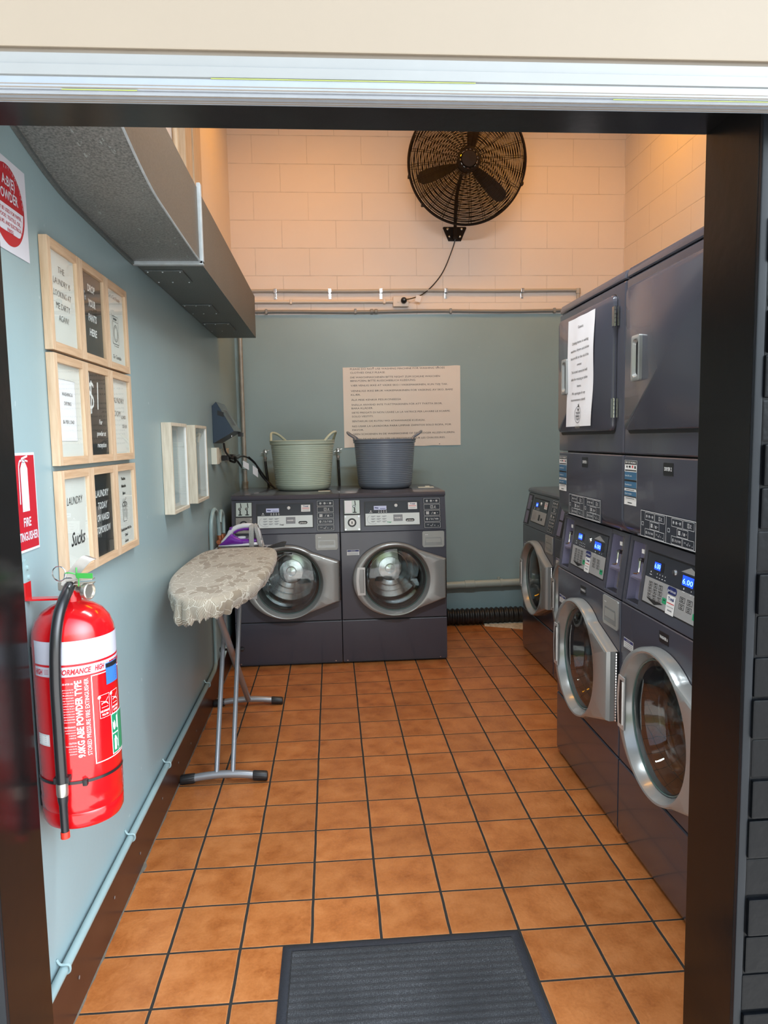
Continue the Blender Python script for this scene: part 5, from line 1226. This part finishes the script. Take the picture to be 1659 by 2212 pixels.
for y, x0, x1, zz in ((fy_, -.185, .172, .024), (ry, -.190, .178, .022)):
    b = MB(M_legs); P = crv([(x0, y, zz-.004), (x0+.09, y, zz+.009), ((x0+x1)/2, y, zz+.014), (x1-.09, y, zz+.009), (x1, y, zz-.004)], 8); b.tube(P, .0165, 18); f_ = b.build('foot', t)
    for xe, s_ in ((x0, -1), (x1, 1)):
        b = MB(M_rubber); L = []
        for kx, rk in ((-.055, .019), (-.05, .0205), (.0, .0205), (.006, .018), (.008, .010)):
            zc = zz-.002+(.0045 if kx < -.03 else 0)
            L.append([(xe+s_*kx, y+rk*(1+.035*(-1)**j)*cos(2*pi*j/36), zc+rk*(1+.035*(-1)**j)*sin(2*pi*j/36)) for j in range(36)])
        b.loops(L, True, True, True); b.build('foot_cap', f_, 50)
b = MB(M_legs); 
for x in (-.12, -.04, .04, .12): b.tube([(x, .62, ZT-.024), (x, .84, ZT-.024)], .004, 8)
b.tube([(-.15, .84, ZT-.024), (.15, .84, ZT-.024)], .005, 8); b.tube([(-.15, .80, ZT-.024), (-.15, .62, ZT-.024)], .005, 8); b.tube([(.15, .84, ZT-.024), (.15, .62, ZT-.024)], .005, 8); b.build('iron_rest', t)
b = MB(M_rubber); b.prism([(.125, ZT-.02), (.225, ZT-.012), (.232, ZT+.008), (.215, ZT+.010), (.165, ZT-.004)], .70, .76, 'y'); b.build('rest_tip', t)

# ================================================================== iron
t = thing('steam_iron', 'purple and white steam iron, its cord wrapped round the heel, behind the board', 'iron', (-.125, 2.185, ZT-.018))
def sect(b, st, n=20):
    L = []
    for x, hw, z0, z1 in st:
        l = []
        for k in range(n):
            a = 2*pi*k/n; cy, sz = cos(a), sin(a); ex = .75
            l.append((x, hw*abs(cy)**ex*(1 if cy > 0 else -1), (z0+z1)/2+(z1-z0)/2*abs(sz)**ex*(1 if sz > 0 else -1)))
        L.append(l)
    b.loops(L, True, True, True)
b = MB(M_steelbr); pl = [(-.002, 0), (.03, .022), (.08, .045), (.14, .054), (.215, .052), (.235, .04), (.24, 0), (.235, -.04), (.215, -.052), (.14, -.054), (.08, -.045), (.03, -.022)]
b.prism(pl[::-1], 0, .006, 'z'); b.build('soleplate', t)
b = MB(M_irongrey); sect(b, [(.0, .003, .006, .010), (.04, .028, .006, .014), (.10, .047, .006, .020), (.17, .053, .006, .028), (.225, .046, .006, .034), (.24, .035, .008, .030)]); b.build('base_skirt', t)
b = MB(M_purple); sect(b, [(.006, .004, .010, .016), (.03, .020, .010, .034), (.055, .030, .010, .060), (.075, .034, .010, .078), (.095, .037, .010, .060), (.13, .042, .012, .048), (.18, .044, .020, .046), (.215, .040, .028, .048)]); b.build('body', t)
b = MB(M_irongrey); P = crv([(.030, 0, .036), (.055, 0, .060), (.075, 0, .088), (.105, 0, .106), (.14, 0, .114), (.175, 0, .114), (.20, 0, .104), (.215, 0, .08), (.218, 0, .045)], 6); n_ = len(P)
b.tube(P, .013, 14, rs=[.008+.007*min(1, i/10) for i in range(n_)]); b.build('handle', t)
b = MB(M_purple); b.tube(crv([(.085, 0, .082), (.11, 0, .095), (.15, 0, .101), (.185, 0, .100)], 6), .012, 12); b.lathe([(.0001, .0), (.014, .0), (.012, .012), (.0001, .016)], (.075, 0, .096), 'z', 12); b.build('handle_grip', t)
b = MB(M_irongrey); b.lathe([(.0001, .0), (.024, .0), (.024, .006), (.020, .009), (.0001, .010)], (.128, 0, .048), 'z', 24); b.build('dial', t)
b = MB(mat('pale_purple_marking', (.30, .16, .42), .4)); b.map = lambda u, v, d: (u, -.0435-d, v); b.text('STEAMER', .165, .026, .009, .001, 'c', .05); b.build('lettering', t)
b = MB(M_cord)
for k in range(7):
    x = .176+k*.0062; e_ = (k % 3)*.002; s_ = .028 if k > 3 else 0
    P = [(x+s_*(1-(z-.0)/.12), y, z) for y, z in ((-.046-e_, .004), (-.047-e_, .05), (-.034-e_, .10), (0, .121+e_), (.034, .10), (.047, .05), (.046, .004), (0, -.001))]
    b.tube(crv(P, 5, True), .0036, 8, True)
b.build('wrapped_cord', t)

# ================================================================== wall fan
t = thing('wall_fan', 'large dark wire-caged oscillating fan mounted high on the back wall', 'fan', (1.472, YB, 2.99))
b = MB(M_fan); b.prism([(-.085, .052), (.085, .052), (.090, .044), (.048, -.052), (-.048, -.052), (-.090, .044)], -.006, -.0005, 'y')
b.box(-.015, .015, -.05, -.006, -.045, .04, .003); b.build('wall_plate', t)
for u, z in ((-.052, .036), (.052, .036), (-.038, -.018), (.038, -.018)): MB(M_steel).lathe([(.0001, -.012), (.006, -.011), (.010, -.008), (.011, -.006)], (u, 0, z), 'y', 12).build('bolt', t)
b = MB(M_fan); b.tube(crv([(0, -.03, -.03), (0, -.04, .10), (0, -.10, .24), (.01, -.20, .33), (.02, -.24, .38)], 6), .013, 12); b.build('arm', t)
FC = Vector((.030, -.355, .392)); Rm = Matrix.Rotation(radians(9), 3, 'X') @ Matrix.Rotation(radians(-3), 3, 'Z')
RF = .412
def fp(r, a, y): return FC+Rm @ Vector((r*cos(a), y, r*sin(a)))
def ringt(b, r, y, tr, n=72, seg=4): b.tube([fp(r, 2*pi*k/n, y) for k in range(n)], tr, seg, True)
b = MB(M_fan); ringt(b, RF, 0, .008, 96, 8); ringt(b, RF, -.014, .006, 96, 6); ringt(b, RF, .014, .006, 96, 6); b.build('cage_rim', t)
def dome(r): return -.105*(1-(r/RF)**2)**.55
for nm, sg in (('front_guard', 1), ('rear_guard', -1)):
    b = MB(M_fan); nr = 38 if sg > 0 else 22; r_in = .075
    for k in range(nr):
        r = r_in+(RF-r_in)*(k+.3)/nr; ringt(b, r, sg*dome(r), .0024, 72, 4)
    for k in range(24 if sg > 0 else 12):
        a = 2*pi*(k+.2)/(24 if sg > 0 else 12); a2 = a+.04
        for aa in ((a, a2) if sg > 0 else (a,)):
            b.tube([fp(r_in+(RF-r_in)*j/8, aa, sg*dome(r_in+(RF-r_in)*j/8)+.002*sg) for j in range(9)], .0017, 4)
    b.build(nm, t)
b = MB(M_black, M_fan); L = []
b.use(M_fan)
for r, y in ((.0001, -.122), (.050, -.120), (.056, -.112), (.056, -.098)): L.append([fp(r, 2*pi*k/28, y) for k in range(28)])
b.loops(L)
b.use(M_fan); ringt(b, .068, -.104, .006, 40, 6); ringt(b, .078, -.101, .005, 40, 6)
for k in range(22): b.tube([fp(.056, 2*pi*k/22, -.106), fp(.08, 2*pi*k/22, -.101)], .004, 4)
b.build('centre_cap', t)
b = MB(M_steel)
for k in range(14): b.tube([fp(.060, 2*pi*k/14, -.110), fp(.060, 2*pi*(k+.45)/14, -.110)], .0022, 5)
b.build('badge_ring', t)
for k in range(3):
    b = MB(M_fanblade); a0 = radians(-42+120*k)
    L = []
    for j, r in enumerate((.05, .12, .20, .28, .34, .365)):
        w_ = (.22, .26, .22, .18, .13, .04)[j]; tw = (.055, .05, .04, .03, .02, .008)[j]
        L.append([fp(r, a0+w_*(q/4-.5)*2, -tw*(q/4-.5)-.0) for q in range(5)])
    LL = L+[[p+Rm @ Vector((0, .002, 0)) for p in l] for l in L[::-1]]
    b.loops(LL, False); b.build('blade', t)
b = MB(M_black); L = []
for r, y in ((.0001, .17), (.055, .165), (.068, .14), (.068, .03), (.045, .01), (.045, -.05), (.0001, -.055)): L.append([fp(r, 2*pi*k/24, y) for k in range(24)])
b.loops(L); b.build('motor', t)
b = MB(M_fan)
for a in (radians(193), radians(222), radians(340)): p = fp(RF+.004, a, 0); b = MB(M_fan); b.box(p.x-.010, p.x+.010, p.y-.02, p.y+.02, p.z-.010, p.z+.010, .003); b.build('cage_clip', t)
